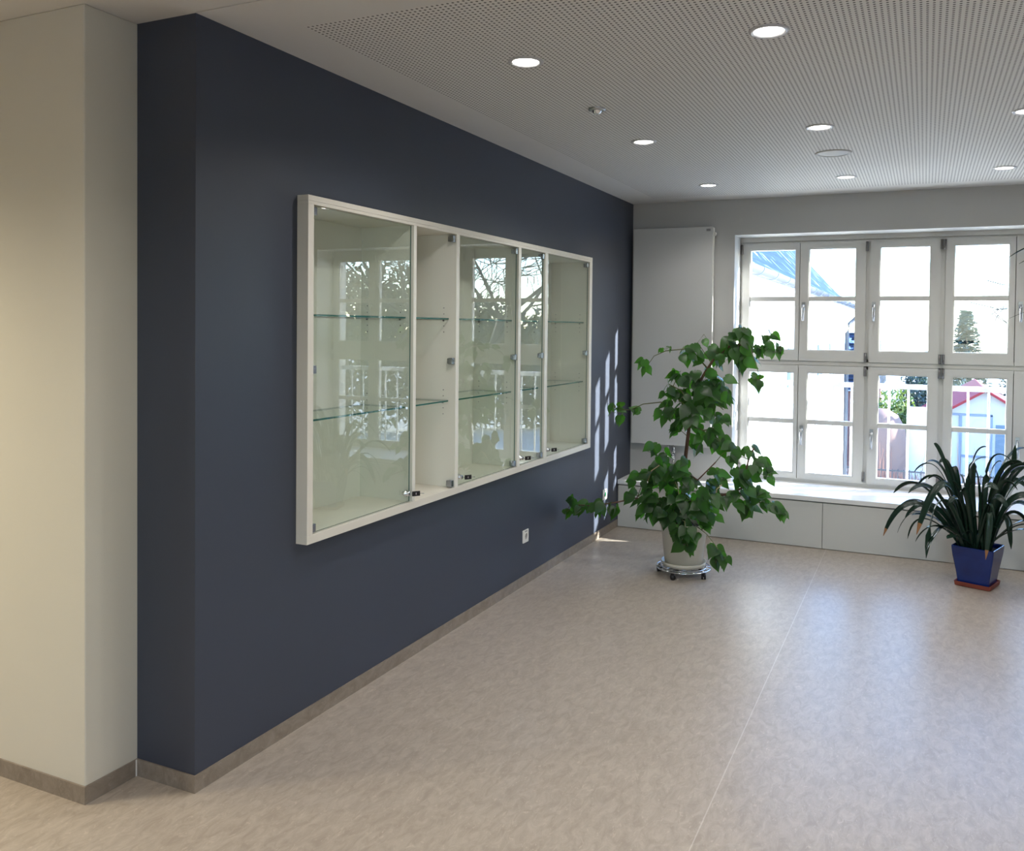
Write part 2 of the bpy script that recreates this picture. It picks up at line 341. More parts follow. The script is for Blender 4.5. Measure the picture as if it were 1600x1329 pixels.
# (outer x0, x1, glass x0, x1, hinge side, handle side)
cols = [(0.912, 1.376, 0.98, 1.34, -1, 0), (1.381, 1.887, 1.456, 1.806, 1, -1), (1.917, 2.425, 1.996, 2.347, 1, -1),
        (2.46, 2.931, 2.526, 2.889, -1, 0), (2.936, 3.458, 3.02, 3.385, 1, -1)]
rows = [(1.405, 2.372, 1.497, 2.313, 1.911, 1.80), (0.435, 1.368, 0.487, 1.303, 0.905, 0.79)]
for (z0, z1, g0, g1, mz, hz) in rows:
    for (x0, x1, gx0, gx1, hs, ks) in cols:
        s = MB(); X0, X1, G0, G1 = sx(x0), sx(x1), sx(gx0), sx(gx1); Z0, Z1, A0, A1 = sz(z0), sz(z1), sz(g0), sz(g1)
        ya, yb = WY-0.006, WY+0.058
        s.box(X0, G0-0.008, ya, yb, Z0, Z1); s.box(G1+0.008, X1, ya, yb, Z0, Z1)
        s.box(G0-0.008, G1+0.008, ya, yb, Z0, A0-0.008); s.box(G0-0.008, G1+0.008, ya, yb, A1+0.008, Z1)
        # stepped glazing bead
        s.box(G0-0.008, G0, ya+0.010, yb-0.012, A0-0.008, A1+0.008); s.box(G1, G1+0.008, ya+0.010, yb-0.012, A0-0.008, A1+0.008)
        s.box(G0, G1, ya+0.010, yb-0.012, A0-0.008, A0); s.box(G0, G1, ya+0.010, yb-0.012, A1, A1+0.008)
        so = s.build('sash', M['window_paint'], win)
        MM = sz(mz)
        MB().box(G0, G1, ya+0.008, yb-0.016, MM-0.019, MM+0.019).build('muntin', M['window_paint'], so, 0.003)
        for a, b in ((A0, MM-0.019), (MM+0.019, A1)):
            MB().box(G0, G1, WY+0.024, WY+0.029, a, b).build('pane', M['glass'], so)
        hx = X0-0.006 if hs < 0 else X1+0.006
        for hz0 in ((Z1-0.085, Z0+0.0) if z0 > 1 else (Z1-0.075, Z0+0.02)):
            hb = MB().box(hx-0.011, hx+0.011, ya-0.012, ya+0.006, hz0, hz0+0.075)
            hb.tube([(hx, ya-0.012, hz0), (hx, ya-0.012, hz0+0.075)], 0.008, 10)
            hb.build('hinge', M['dark_metal'], so)
        if ks:
            kx = X0+0.032; kz = sz(hz)
            k = MB().box(kx-0.014, kx+0.014, ya-0.008, ya+0.002, kz+0.02, kz+0.085)
            k.tube([(kx, ya-0.005, kz+0.055), (kx, ya-0.045, kz+0.055)], 0.009, 10)
            k.tube([(kx, ya-0.045, kz+0.06), (kx, ya-0.05, kz+0.03), (kx, ya-0.047, kz-0.07)], [0.011, 0.011, 0.009], 10)
            k.build('handle', M['steel'], so)
# outer sill
MB().box(OX0, OX1, y1, 7.53, SILL-0.06, SILL-0.036).build('outer_sill', M['rail'], win)
# railing in the outer reveal
ra = thing('window_railing', (2.19, 7.42, SILL), 'white metal railing with upright bars outside the window', 'railing')
MB().box(OX0, OX1, 7.40, 7.44, 1.185, 1.225).build('top_rail', M['rail'], ra, 0.003)
MB().box(OX0, OX1, 7.41, 7.43, 0.43, 0.45).build('bottom_rail', M['rail'], ra)
n = 18
for i in range(n):
    x = 2.066-7*0.1255*1.15+i*0.1443
    if OX0+0.02 < x < OX1-0.02:
        MB().tube([(x, 7.42, 0.44), (x, 7.42, 1.19)], 0.009, 8).build('bar', M['rail'], ra)

# ---------------------------------------------------------------- panel radiator
rd = thing('panel_radiator', (0.37, 6.93, 0.66), 'tall flat white panel radiator on the back wall beside the window', 'radiator')
rb = MB().box(0.03, 0.712, 6.915, 6.930, 0.672, 2.50)
rb.box(0.045, 0.70, 6.93, 6.962, 0.69, 2.485)
rb.build('panel', M['radiator'], rd, 0.003)
g = MB()
for i in range(12): g.box(0.05+i*0.0545, 0.058+i*0.0545, 6.932, 6.958, 0.684, 2.492)
g.build('convector_fins', M['radiator'], rd)
MB().box(0.712, 0.720, 6.917, 6.958, 0.68, 2.492).build('side_cover', M['white_plastic'], rd, 0.002)
MB().box(0.66, 0.695, 6.9125, 6.9155, 2.463, 2.482).build('name_plate', M['grey_plastic'], rd)
MB().tube([(0.712, 6.94, 2.44), (0.738, 6.94, 2.44)], 0.011, 12).box(0.722, 0.731, 6.925, 6.955, 2.425, 2.455).build('air_valve', M['white_plastic'], rd)
for bx_ in (0.10, 0.60):
    for bz_ in (0.8, 2.3): MB().box(bx_, bx_+0.04, 6.962, 6.989, bz_, bz_+0.06).build('wall_bracket', M['white_plastic'], rd)
for x in (0.352, 0.40):
    v = MB().tube([(x, 6.945, 0.675), (x, 6.945, 0.60)], 0.012, 12).tube([(x, 6.945, 0.60), (x, 6.945, SILL)], 0.0075, 10)
    v.tube([(x, 6.945, 0.63), (x, 6.945, 0.61)], 0.017, 8); v.tube([(x, 6.945, 0.575), (x, 6.945, 0.555)], 0.014, 8)
    v.build('supply_pipe', M['chrome'], rd)
MB().tube([(0.40, 6.945, 0.585), (0.40, 6.90, 0.585)], 0.016, 12).build('thermostat_valve', M['chrome'], rd)

# ---------------------------------------------------------------- display cabinet in the blue wall
FX = 0.056; BX = -0.262
cab = thing('display_cabinet', (0, 4.3, CZ0), 'long white wall display cabinet with glass doors and shelves on the dark blue wall', 'cabinet')
T = 0.036
MB().box(BX, FX, CY0, CY1, CZ1-0.022, CZ1).box(BX, FX-0.0005, CY0+0.0005, CY1-0.0005, CZ1-T, CZ1-0.0225).build('top_board', M['cab_edge'], cab, 0.001)
MB().box(BX, FX, CY0, CY1, CZ0, CZ0+T).build('bottom_board', M['cab_edge'], cab, 0.001)
for a, b in ((CY0, CY0+T), (CY1-0.052, CY1)):
    MB().box(BX, FX-0.0002, a+0.0003, b-0.0003, CZ0+T, CZ1-T).build('side_board', M['cab_edge'], cab, 0.001)
MB().box(BX, BX+0.008, CY0+T, CY1-T, CZ0+T, CZ1-T).build('back_panel', M['cab_in'], cab)
divs = [(3.479, 3.504), (3.887, 3.920), (4.636, 4.672), (5.031, 5.077)]
for a, b in divs:
    d = MB().box(BX+0.008, FX-0.001, a, b, CZ0+T, CZ1-T).build('divider', M['cab_in'], cab, 0.001)
secs = [(CY0+T, 3.479), (3.504, 3.887), (3.920, 4.636), (4.672, 5.031), (5.077, CY1-0.052)]
pins = MB()
for i, (a, b) in enumerate(secs):
    for z in (1.693, 1.257):
        o = MB().box(BX+0.012, 0.012, a+0.003, b-0.003, z-0.004, z+0.004)
        o.m = [0, 0, 1, 1, 1, 1]
        o.build('glass_shelf', [M['shelf_glass'], M['glass_edge']], cab)
        for x in (-0.02, -0.215):
            for dz in (-0.064, -0.032, 0.032, 0.064):
                for (yy, sgn) in ((b, -1), (a, 1)):
                    pins.tube([(x, yy+sgn*0.0002, z+dz-0.006), (x, yy+sgn*0.0008, z+dz-0.006)], 0.0032, 6)
            for (yy, sgn) in ((b, -1), (a, 1)):
                pins.tube([(x, yy, z-0.009), (x, yy+sgn*0.009, z-0.009)], 0.004, 8)
po_ = pins.build('shelf_pins', M['dark_metal'], cab); po_['kind'] = 'stuff'
GX = 0.038
def clip(y, z, parent, s):
    m = MB().box(GX-0.014, GX+0.012, y-0.013, y+0.013, z-0.017, z+0.017)
    m.box(GX-0.030, GX-0.014, y+s*0.002, y+s*0.012, z-0.014, z+0.014)
    m.build('hinge', M['clip'], parent, 0.002)
hz = (CZ1-T-0.024, 1.47, CZ0+T+0.022)
locks = []
for i, (a, b) in enumerate(secs):
    right = i != 0
    hy = b-0.014 if right else a+0.014
    if i == 1:
        for z in hz: clip(hy, z, cab, 1)
        continue
    d = MB().box(GX-0.003, GX+0.003, a+0.003, b-0.003, CZ0+T+0.003, CZ1-T-0.003)
    d.m = [1, 1, 0, 0, 0, 0]; d.m = [1, 1, 1, 0, 1, 0]
    do = d.build('glass_door', [M['door_glass'], M['glass_edge']], cab)
    for z in hz: clip(hy, z, do, 1 if right else -1)
    ly = a+0.034 if right else b-0.034
    lz = CZ0+T+0.045
    l = MB()
    l.lathe((0, 0, 0), [(0.0, 0.021), (0.0105, 0.021), (0.012, 0.018), (0.012, 0.005), (0.016, 0.003), (0.016, -0.004), (0.009, -0.004), (0.009, -0.018), (0, -0.018)], 20)
    l.box(-0.007, 0.007, -0.0015, 0.0015, 0.019, 0.022, 1)
    l.xform(Matrix.Translation((GX+0.003, ly, lz)) @ Matrix.Rotation(R(90), 4, 'Y'))
    l.build('lock', [M['chrome'], M['black']], do)
    locks.append((ly, lz, i))
kl = ['small silver key with black head stuck in the lock of the leftmost glass cabinet door',
      'small silver key with black head in the lock of the wide middle glass door',
      'small silver key with black head in the lock of the narrow fourth glass door',
      'small silver key with black head in the lock of the far right cabinet door']
for (ly, lz, i), lab in zip(locks, kl):
    kx = GX+0.026
    k = thing('key', (kx, ly, lz), lab, 'key', 'keys in the cabinet locks')
    MB().tube([(GX+0.0245, ly, lz), (kx+0.012, ly+0.004, lz)], 0.0022, 8).build('blade', M['chrome'], k)
    hd = MB().box(-0.0035, 0.0035, 0.0, 0.040, -0.012, 0.012)
    hd.box(-0.0042, 0.0042, 0.016, 0.022, -0.006, 0.006, 1)
    hd.xform(Matrix.Translation((kx+0.012, ly+0.002, lz)) @ Matrix.Rotation(R(-35), 4, 'Z'))
    hd.build('head', [M['black'], M['chrome']], k, 0.002)
    MB().tube([(kx+0.03, ly+0.036, lz-0.001), (kx+0.043, ly+0.058, lz-0.004)], 0.0016, 6).build('spare_blade', M['chrome'], k)

# ---------------------------------------------------------------- sockets
M['well_shade'] = mat('well_shade', (0.34, 0.33, 0.31), 0.5)  # grey for the shade inside the recess, on a flat disc
def socket(y, z, label, green):
    s = thing('wall_socket', (0, y, z), label, 'socket', 'power sockets on the blue wall')
    MB().box(0.0005, 0.009, y-0.0405, y+0.0405, z-0.041, z+0.041).build('frame', M['white_plastic'], s, 0.003)
    i = MB(); i.lathe((0, 0, 0), [(0.0, 0.0008), (0.0195, 0.0008), (0.0200, 0.003), (0.0235, 0.003), (0.0240, 0)], 28)
    i.m = [1]*28 + i.m[28:]
    i.xform(Matrix.Translation((0.0085, y, z)) @ Matrix.Rotation(R(90), 4, 'Y')).build('insert', [M['white_plastic'], M['well_shade']], s)
    for dy in (-0.0095, 0.0095):
        MB().tube([(0.0090, y+dy, z), (0.0098, y+dy, z)], 0.003, 8).build('pin_hole', M['black'], s)
    MB().box(0.0088, 0.0096, y-0.018, y+0.018, z+0.028, z+0.036).build('label_field', M['grey_plastic'], s)
    if green:
        q = MB(); q.tube([(0.005, y, z), (0.0125, y, z)], 0.017, 16); q.box(0.009, 0.0135, y-0.012, y+0.012, z-0.006, z+0.018)
        q.build('safety_cover', M['green_plastic'], s)['label'] = 'green cover in the socket'
socket(4.874, 0.315, 'white wall socket low on the blue wall below the display cabinet', False)
socket(6.343, 0.324, 'small white wall socket with a green insert near the window bench corner', True)

# ---------------------------------------------------------------- ceiling fittings
lamp_pts = [(0.828, 3.10, 'round downlight in the front row, nearer the blue wall', 1), (1.79, 3.11, 'large round downlight in the front row, over the middle of the floor', 1),
            (0.828, 4.67, 'round downlight in the middle row, nearest the blue wall', 1), (1.795, 4.67, 'round downlight in the middle row, just in front of the ceiling loudspeaker', 1),
            (2.76, 4.69, 'round downlight in the middle row, cut by the right picture edge', 1),
            (0.832, 6.24, 'round downlight in the back row, nearest the blue wall above the tall plant', 1), (1.80, 6.24, 'round downlight in the back row, just behind the ceiling loudspeaker', 1),
            (2.775, 6.25, 'round downlight in the back row, furthest right', 1),
            (2.76, 3.10, 'round downlight in the front row, third from the blue wall', 1), (3.73, 3.10, 'round downlight in the front row, fourth from the blue wall', 1),
            (3.73, 4.67, 'round downlight in the middle row, fourth from the blue wall', 1), (3.73, 6.24, 'round downlight in the back row, fourth from the blue wall', 1),
            (0.83, 1.0, 'round downlight in the near hall, left of the camera', 2), (3.0, 1.0, 'round downlight in the near hall, right of the camera', 2),
            (-1.75, 0.9, 'round downlight in the near hall in front of the cream wall', 3), (-2.9, 0.9, 'round downlight in the near hall at its left end', 3),
            (0.83, -1.4, 'round downlight behind the camera on the left', 2), (3.0, -1.4, 'round downlight behind the camera on the right', 2)]
M['lamp_ring'] = mat('lamp_ring', (0.50, 0.50, 0.52), 0.3)
ring_me = MB().lathe((0, 0, 0), [(0.054, 0.02), (0.054, -0.003), (0.060, -0.006), (0.070, -0.004), (0.0725, 0.0), (0.0725, 0.012)], 40).mesh('trim_ring', M['lamp_ring'])
face_me = MB().disc((0, 0, 0.006), 0.0545, 32, down=True).mesh('diffuser', M['lamp_face'])
for x, y, lab, k in lamp_pts:
    t = thing('recessed_downlight', (x, y, H), lab, 'ceiling light', 'recessed ceiling downlights')
    for nm, me, dz in (('trim_ring', ring_me, -0.001), ('diffuser', face_me, -0.006)):
        o = bpy.data.objects.new(nm, me); COL.objects.link(o); o.parent = t; o.location = (0, 0, dz)
    ld = bpy.data.lights.new('downlight_lamp', 'SPOT'); ld.shadow_soft_size = 0.05; ld.spot_size = R(150); ld.spot_blend = 0.7
    ld.shadow_soft_size = 0.05 if k < 3 else 0.16
    ld.energy = LAMP_W*{1: 1.1, 2: 1.8, 3: 5.5}[k]*(0.45 if y > 6 else 0.75 if y > 4 else 1); ld.color = {1: (1.0, 0.965, 0.92), 2: (1.0, 0.93, 0.82), 3: (1.0, 0.88, 0.66)}[k]
    lo = bpy.data.objects.new('downlight_lamp', ld); COL.objects.link(lo); lo.parent = t; lo.location = (0, 0, -0.06)
M['speaker_paint'] = mat('speaker_paint', (0.52, 0.52, 0.51), 0.6)
sp = thing('ceiling_loudspeaker', (1.797, 5.38, H), 'large unlit round ceiling loudspeaker between the two middle downlights', 'loudspeaker')
MB().lathe((1.797, 5.38, H), [(0.085, 0.01), (0.085, -0.004), (0.092, -0.008), (0.104, -0.006), (0.107, 0.0), (0.107, 0.01)], 44).build('trim_ring', M['speaker_paint'], sp)
MB().lathe((1.797, 5.38, H), [(0.0, -0.0065), (0.05, -0.006), (0.085, -0.003)], 44).build('grille', M['speaker_paint'], sp)
sn = thing('presence_detector', (0.835, 3.894, H), 'small round ceiling presence detector with a clear dome', 'sensor')
MB().lathe((0.835, 3.894, H), [(0.043, 0.0), (0.042, -0.008), (0.030, -0.012), (0.024, -0.010)], 32).build('ring', M['steel'], sn)
MB().lathe((0.835, 3.894, H), [(0.024, -0.010), (0.019, -0.021), (0.009, -0.027), (0.0, -0.028)], 24).build('lens', M['chrome'], sn)

# ---------------------------------------------------------------- tall leafy plant
PC = Vector((0.862, 5.56, 0))
tp = thing('potted_plant', (PC.x, PC.y, 0), 'tall bushy green plant with heart-shaped leaves in a beige pot by the window bench', 'plant')
pb = MB(); pb.lathe(PC, [(0.0, 0.082), (0.122, 0.082), (0.128, 0.09), (0.153, 0.325), (0.158, 0.330), (0.163, 0.357), (0.158, 0.359), (0.151, 0.335), (0.149, 0.30)], 48)
pb.build('pot', M['pot'], tp)
MB().lathe(PC, [(0.0, 0.062), (0.128, 0.062), (0.146, 0.070), (0.152, 0.096), (0.147, 0.096), (0.141, 0.075), (0.0, 0.072)], 48).build('saucer', M['pot'], tp)
MB().lathe(PC, [(0.0, 0.322), (0.08, 0.325), (0.150, 0.315)], 32).build('soil', M['soil'], tp)
tr = thing('plant_trolley', (PC.x, PC.y, 0), 'round chrome wire plant trolley on black castors under the beige pot', 'plant trolley')
wr = MB()
for rr, z in ((0.182, 0.052), (0.150, 0.055), (0.105, 0.055)):
    wr.tube([(PC.x+rr*math.cos(a*math.pi/24), PC.y+rr*math.sin(a*math.pi/24), z) for a in range(49)], 0.0035, 6, caps=False)
for k in range(8):
    a = k*math.pi/8
    wr.tube([(PC.x-0.182*math.cos(a), PC.y-0.182*math.sin(a), 0.052), (PC.x+0.182*math.cos(a), PC.y+0.182*math.sin(a), 0.0525)], 0.003, 6)
for k in range(24):
    a = k*math.pi/12; b = a+math.pi/24
    wr.tube([(PC.x+0.150*math.cos(a), PC.y+0.150*math.sin(a), 0.055), (PC.x+0.182*math.cos(b), PC.y+0.182*math.sin(b), 0.052)], 0.002, 5)
wr.build('wire_frame', M['chrome'], tr)
for a in (-100, -178, -22, 62, 125):
    a = R(a); cx, cy = PC.x+0.165*math.cos(a), PC.y+0.165*math.sin(a)
    c_ = MB(); ax = Vector((math.cos(a+0.6), math.sin(a+0.6), 0)); cc = Vector((cx, cy, 0.0175))
    for o_ in (-0.009, 0.009): c_.tube([cc+ax*(o_-0.0065), cc+ax*(o_+0.0065)], 0.0173, 16)
    c_.box(cx-0.011, cx+0.011, cy-0.011, cy+0.011, 0.018, 0.043)
    c_.tube([(cx, cy, 0.04), (cx, cy, 0.052)], 0.006, 8)
    c_.build('castor', M['black'], tr)

def leaf_mesh(name, seed, m):
    rnd = random.Random(seed)
    T_ = [-0.07, 0.0, 0.10, 0.25, 0.42, 0.60, 0.78, 0.90, 1.0]
    W_ = [0.13, 0.25, 0.34, 0.375, 0.345, 0.245, 0.12, 0.045, 0.0]
    fold = rnd.uniform(0.05, 0.22); droop = rnd.uniform(0.1, 0.4); tw = rnd.uniform(-0.15, 0.15)
    vs = []; 
    for i, (t, w_) in enumerate(zip(T_, W_)):
        z = -droop*max(t, 0)**2*0.7
        mid = (tw*t*t, max(t, 0.0) if i else 0.0, z)
        q = 0.012*math.sin(i*2.1+seed)
        for sx_ in (-1, -0.5, 0, 0.5, 1):
            zz = z + fold*abs(sx_)*w_*1.6 + (q if abs(sx_) == 1 else 0) - 0.10*w_*abs(sx_)**2*2
            yy = t if sx_ else mid[1]
            vs.append((mid[0]+sx_*w_, yy, zz))
    fs = []
    for i in range(len(T_)-1):
        for k in range(4):
            fs.append((i*5+k, i*5+k+1, (i+1)*5+k+1, (i+1)*5+k))
    b = MB(); b.add(vs, fs, 0, True); return b.mesh(name, m)
leaf_variants = [leaf_mesh('leaf', s, M['leaf']) for s in range(10)]

def PV(u, v, dy=0.0):
    p = at(u, v, PC.y+dy)
    p.x = max(p.x, 0.06); return p
# trunk and branches, (u, v, depth offset)
br = [
 ([(1066, 826, 0), (1067, 775, .01), (1071, 715, 0), (1077, 665, .0), (1087, 612, 0), (1099, 586, 0), (1116, 560, -.02), (1140, 541, -.03), (1172, 536, -.03)], 0.016, 0.006),
 ([(1058, 826, .03), (1050, 780, .05), (1044, 735, .05), (1035, 718, .04)], 0.010, 0.004),
 ([(1070, 735, 0), (1090, 750, -.06), (1118, 722, -.10)], 0.007, 0.004),
 ([(1068, 790, 0), (1095, 778, -.05), (1135, 772, -.08), (1160, 762, -.08), (1163, 745, -.08), (1170, 718, -.08), (1178, 700, -.08)], 0.011, 0.004),
 ([(1150, 768, -.08), (1175, 778, -.10), (1200, 792, -.12), (1222, 803, -.12)], 0.007, 0.003),
 ([(1062, 800, .0), (1030, 790, .0), (995, 778, -.06), (960, 785, -.12), (925, 790, -.15), (895, 788, -.15)], 0.007, 0.003),
 ([(1080, 655, 0), (1055, 640, .0), (1033, 628, .0), (1005, 631, .02), (985, 640, .03), (965, 640, .05)], 0.005, 0.0022),
 ([(1105, 575, 0), (1085, 552, .0), (1070, 545, .0), (1040, 548, .02), (1022, 556, .03), (1012, 570, .03)], 0.005, 0.0020),
 ([(1110, 565, 0), (1090, 535, .04), (1100, 522, .04), (1105, 530, .03)], 0.003, 0.0015),
 ([(1160, 538, -.03), (1168, 525, -.05), (1175, 512, -.05), (1195, 520, -.05), (1220, 540, -.05)], 0.004, 0.0015),
 ([(1170, 536, -.03), (1178, 560, -.10), (1185, 582, -.12), (1188, 590, -.12)], 0.003, 0.0015),
 ([(1088, 612, 0), (1110, 620, -.05), (1130, 640, -.08)], 0.006, 0.003),
 ([(1083, 640, 0), (1065, 610, -.06), (1045, 600, -.08)], 0.006, 0.003),
 ([(1078, 665, 0), (1100, 672, -.06), (1120, 668, -.1)], 0.006, 0.003),
 ([(1062, 810, -.05), (1070, 815, -.20), (1072, 840, -.24), (1075, 855, -.24)], 0.005, 0.003),
 ([(1080, 815, -.08), (1105, 835, -.22), (1118, 852, -.24), (1126, 866, -.25)], 0.003, 0.0018),
]
wd = MB(); tw_ = MB()
for pts, r0, r1 in br:
    P3 = [PV(*p) for p in pts]; n_ = len(P3)
    dst = wd if r0 > 0.006 else tw_
    dst.tube(P3, [r0+(r1-r0)*i/(n_-1) for i in range(n_)], 8)
wd.build('stem', M['bark'], tp); 
rt = MB()
for pts in ([(1062, 822, -.1), (1063, 790, -.12), (1060, 765, -.1), (1055, 752, -.08)], [(1012, 752, -.1), (1018, 735, -.12), (1030, 727, -.1), (1038, 730, -.08)], [(1118, 776, -.15), (1120, 764, -.15), (1128, 757, -.14)]):
    rt.tube([PV(*p) for p in pts], [0.0035]*len(pts), 6)
rt.build('pale_shoot', M['root'], tp)
# leaf clusters: u, v, ru, rv, depth offset, depth spread, count, size
cl = [
 (1150, 540, 22, 16, -.03, .12, 22, .105), (1170, 524, 18, 12, -.05, .08, 9, .10), (1128, 556, 26, 16, -.02, .12, 20, .10), (1192, 545, 14, 14, -.06, .07, 7, .095),
 (1160, 560, 22, 16, .0, .12, 14, .105), (1090, 552, 16, 14, 0, .08, 9, .095), (1075, 563, 14, 10, -.02, .06, 5, .085), (1103, 534, 3, 3, .03, .02, 2, .085), (1068, 547, 10, 5, .02, .04, 3, .08),
 (1003, 572, 12, 12, .03, .05, 6, .085), (1040, 546, 12, 5, .02, .04, 4, .06), (1203, 526, 12, 7, -.05, .03, 6, .075), (1220, 546, 6, 6, -.05, .03, 4, .07), (1212, 552, 12, 6, -.06, .03, 4, .08), (1186, 597, 11, 9, -.12, .03, 5, .085),
 (1060, 592, 22, 14, -.04, .09, 13, .10), (1045, 612, 14, 12, -.06, .07, 6, .085), (1095, 595, 26, 16, 0, .12, 16, .105), (1125, 600, 22, 18, -.04, .1, 12, .105),
 (1110, 622, 32, 16, -.06, .12, 22, .11), (1060, 628, 26, 18, -.04, .12, 18, .105), (1036, 645, 16, 14, -.04, .08, 8, .095), (1075, 650, 30, 16, -.05, .12, 16, .105), (1118, 652, 22, 14, -.08, .1, 12, .10),
 (1055, 672, 16, 14, 0, .08, 8, .095), (1105, 677, 24, 14, -.04, .1, 12, .10), (1125, 690, 16, 12, -.06, .06, 6, .095), (1085, 696, 14, 14, .02, .06, 6, .095),
 (965, 645, 16, 13, .05, .06, 9, .085), (992, 640, 3, 3, .03, .02, 2, .085), (955, 636, 8, 5, .06, .03, 2, .07),
 (1012, 705, 12, 8, -.05, .04, 3, .10), (1035, 712, 12, 8, .0, .06, 4, .085), (1025, 728, 18, 10, -.06, .1, 9, .095), (1050, 728, 22, 14, -.04, .12, 12, .10), (1008, 752, 26, 14, -.08, .12, 16, .10),
 (1045, 755, 32, 18, -.08, .14, 22, .105), (1075, 745, 20, 16, -.10, .1, 10, .10), (1000, 777, 22, 13, -.08, .12, 12, .10), (1035, 785, 34, 18, -.08, .14, 22, .11), (1078, 782, 30, 20, -.10, .14, 20, .105),
 (1018, 802, 22, 12, -.08, .1, 10, .10), (1060, 808, 30, 14, -.10, .12, 14, .10), (1100, 792, 26, 18, -.12, .14, 18, .105), (1120, 765, 20, 14, -.08, .1, 10, .10), (1118, 742, 14, 8, -.1, .06, 5, .10),
 (1140, 702, 14, 10, -.08, .06, 7, .095), (1150, 716, 12, 8, -.1, .05, 5, .095), (1175, 705, 12, 10, -.08, .05, 5, .085), (1185, 725, 16, 12, -.08, .07, 8, .09), (1165, 745, 22, 15, -.1, .1, 14, .10),
 (1200, 745, 14, 10, -.1, .05, 6, .09), (1150, 780, 22, 12, -.12, .1, 10, .10), (1180, 780, 20, 14, -.12, .09, 12, .10), (1205, 793, 16, 11, -.12, .06, 9, .095), (1222, 803, 8, 6, -.12, .03, 4, .08),
 (1172, 798, 12, 9, -.12, .06, 5, .10), (1112, 812, 14, 10, -.15, .06, 7, .10), (1100, 820, 8, 8, -.15, .05, 4, .09),
 (1058, 832, 16, 10, -.22, .05, 7, .105), (1068, 852, 14, 10, -.23, .04, 6, .105), (1080, 838, 10, 8, -.22, .04, 4, .095),
 (1122, 862, 11, 7, -.25, .05, 5, .095), (1130, 874, 11, 7, -.25, .05, 5, .09), (1118, 880, 4, 5, -.26, .03, 2, .095),
 (935, 793, 20, 10, -.14, .09, 13, .095), (905, 795, 16, 9, -.15, .06, 8, .09), (890, 782, 10, 6, -.15, .04, 4, .08), (955, 795, 9, 9, -.13, .04, 4, .095), (882, 800, 8, 6, -.15, .04, 3, .08),
 (1165, 800, 5, 5, -.1, .04, 2, .08),
]
rng = random.Random(11)
br3 = [[PV(*p) for p in pts] for pts, _, _ in br]
cand = []
for ch in br3:
    for a, b in zip(ch[:-1], ch[1:]):
        for t in (0, .33, .66, 1): cand.append(a.lerp(b, t))
leaves = []
for (u, v, ru, rv, dy, sd_, n_, size) in cl:
    C0 = PV(u, v, dy)
    A0 = min(cand, key=lambda q: (q-C0).length)
    mid = A0.lerp(C0, 0.5)+Vector((0, 0, 0.015))
    if (A0-C0).length > 0.02: tw_.tube([A0, mid, C0], [0.003, 0.0022, 0.0016], 5)
    for _ in range(n_):
        a = rng.uniform(0, 2*math.pi); q = math.sqrt(rng.random())
        L_ = size*rng.uniform(0.70, 1.08)
        cen = PV(u+ru*q*math.cos(a), v+rv*q*math.sin(a), dy+rng.uniform(-sd_, sd_))
        out = cen-Vector((PC.x, PC.y, cen.z)); out.z = 0
        if out.length < .05: out = Vector((rng.uniform(-1, 1), rng.uniform(-1, .2), 0))
        out.normalize()
        loc = (cen-C0); loc = loc.normalized() if loc.length > 1e-4 else out
        d = (Vector((0, 0, -1))*rng.uniform(0.5, 1.2)+out*rng.uniform(0, 0.9)+loc*0.5+Vector((rng.uniform(-.7, .7), rng.uniform(-.6, .5), rng.uniform(-.2, .45)))).normalized()
        nrm = (Vector((0.15, -0.8, 0.55))+out*0.5+Vector((rng.uniform(-.8, .8), rng.uniform(-.7, .7), rng.uniform(-.6, .6))))
        nrm = (nrm-d*nrm.dot(d))
        if nrm.length < 1e-3: continue
        nrm.normalize(); xx = d.cross(nrm)
        base = cen-d*L_*0.45
        if min(base.x, (base+d*L_).x) < 0.04:
            sh = 0.045-min(base.x, (base+d*L_).x); base.x += sh; cen.x += sh
        mtx = Matrix(((xx.x*L_, d.x*L_, nrm.x*L_, base.x), (xx.y*L_, d.y*L_, nrm.y*L_, base.y), (xx.z*L_, d.z*L_, nrm.z*L_, base.z), (0, 0, 0, 1)))
        leaves.append((cen.y, mtx))
        anc = C0.lerp(base, 0.15)
        tw_.tube([anc, anc.lerp(base, 0.5)+Vector((0, 0, 0.008)), base], 0.0011, 4, caps=False)
tw_.build('twigs', M['twig'], tp)['kind'] = 'stuff'
leaves.sort(key=lambda t: t[0])
inv = Matrix.Translation(-tp.location)
rest = MB()
for i, (_, mtx) in enumerate(leaves):
    me = leaf_variants[i % 10]
    if i < 298:
        o = bpy.data.objects.new('leaf', me); COL.objects.link(o); o.parent = tp; o.matrix_local = inv @ mtx
    else:
        rest.add([mtx @ v.co for v in me.vertices], [tuple(p.vertices) for p in me.polygons], 0, True)
rest.build('inner_foliage', M['leaf'], tp)['kind'] = 'stuff'
print('leaves', len(leaves))

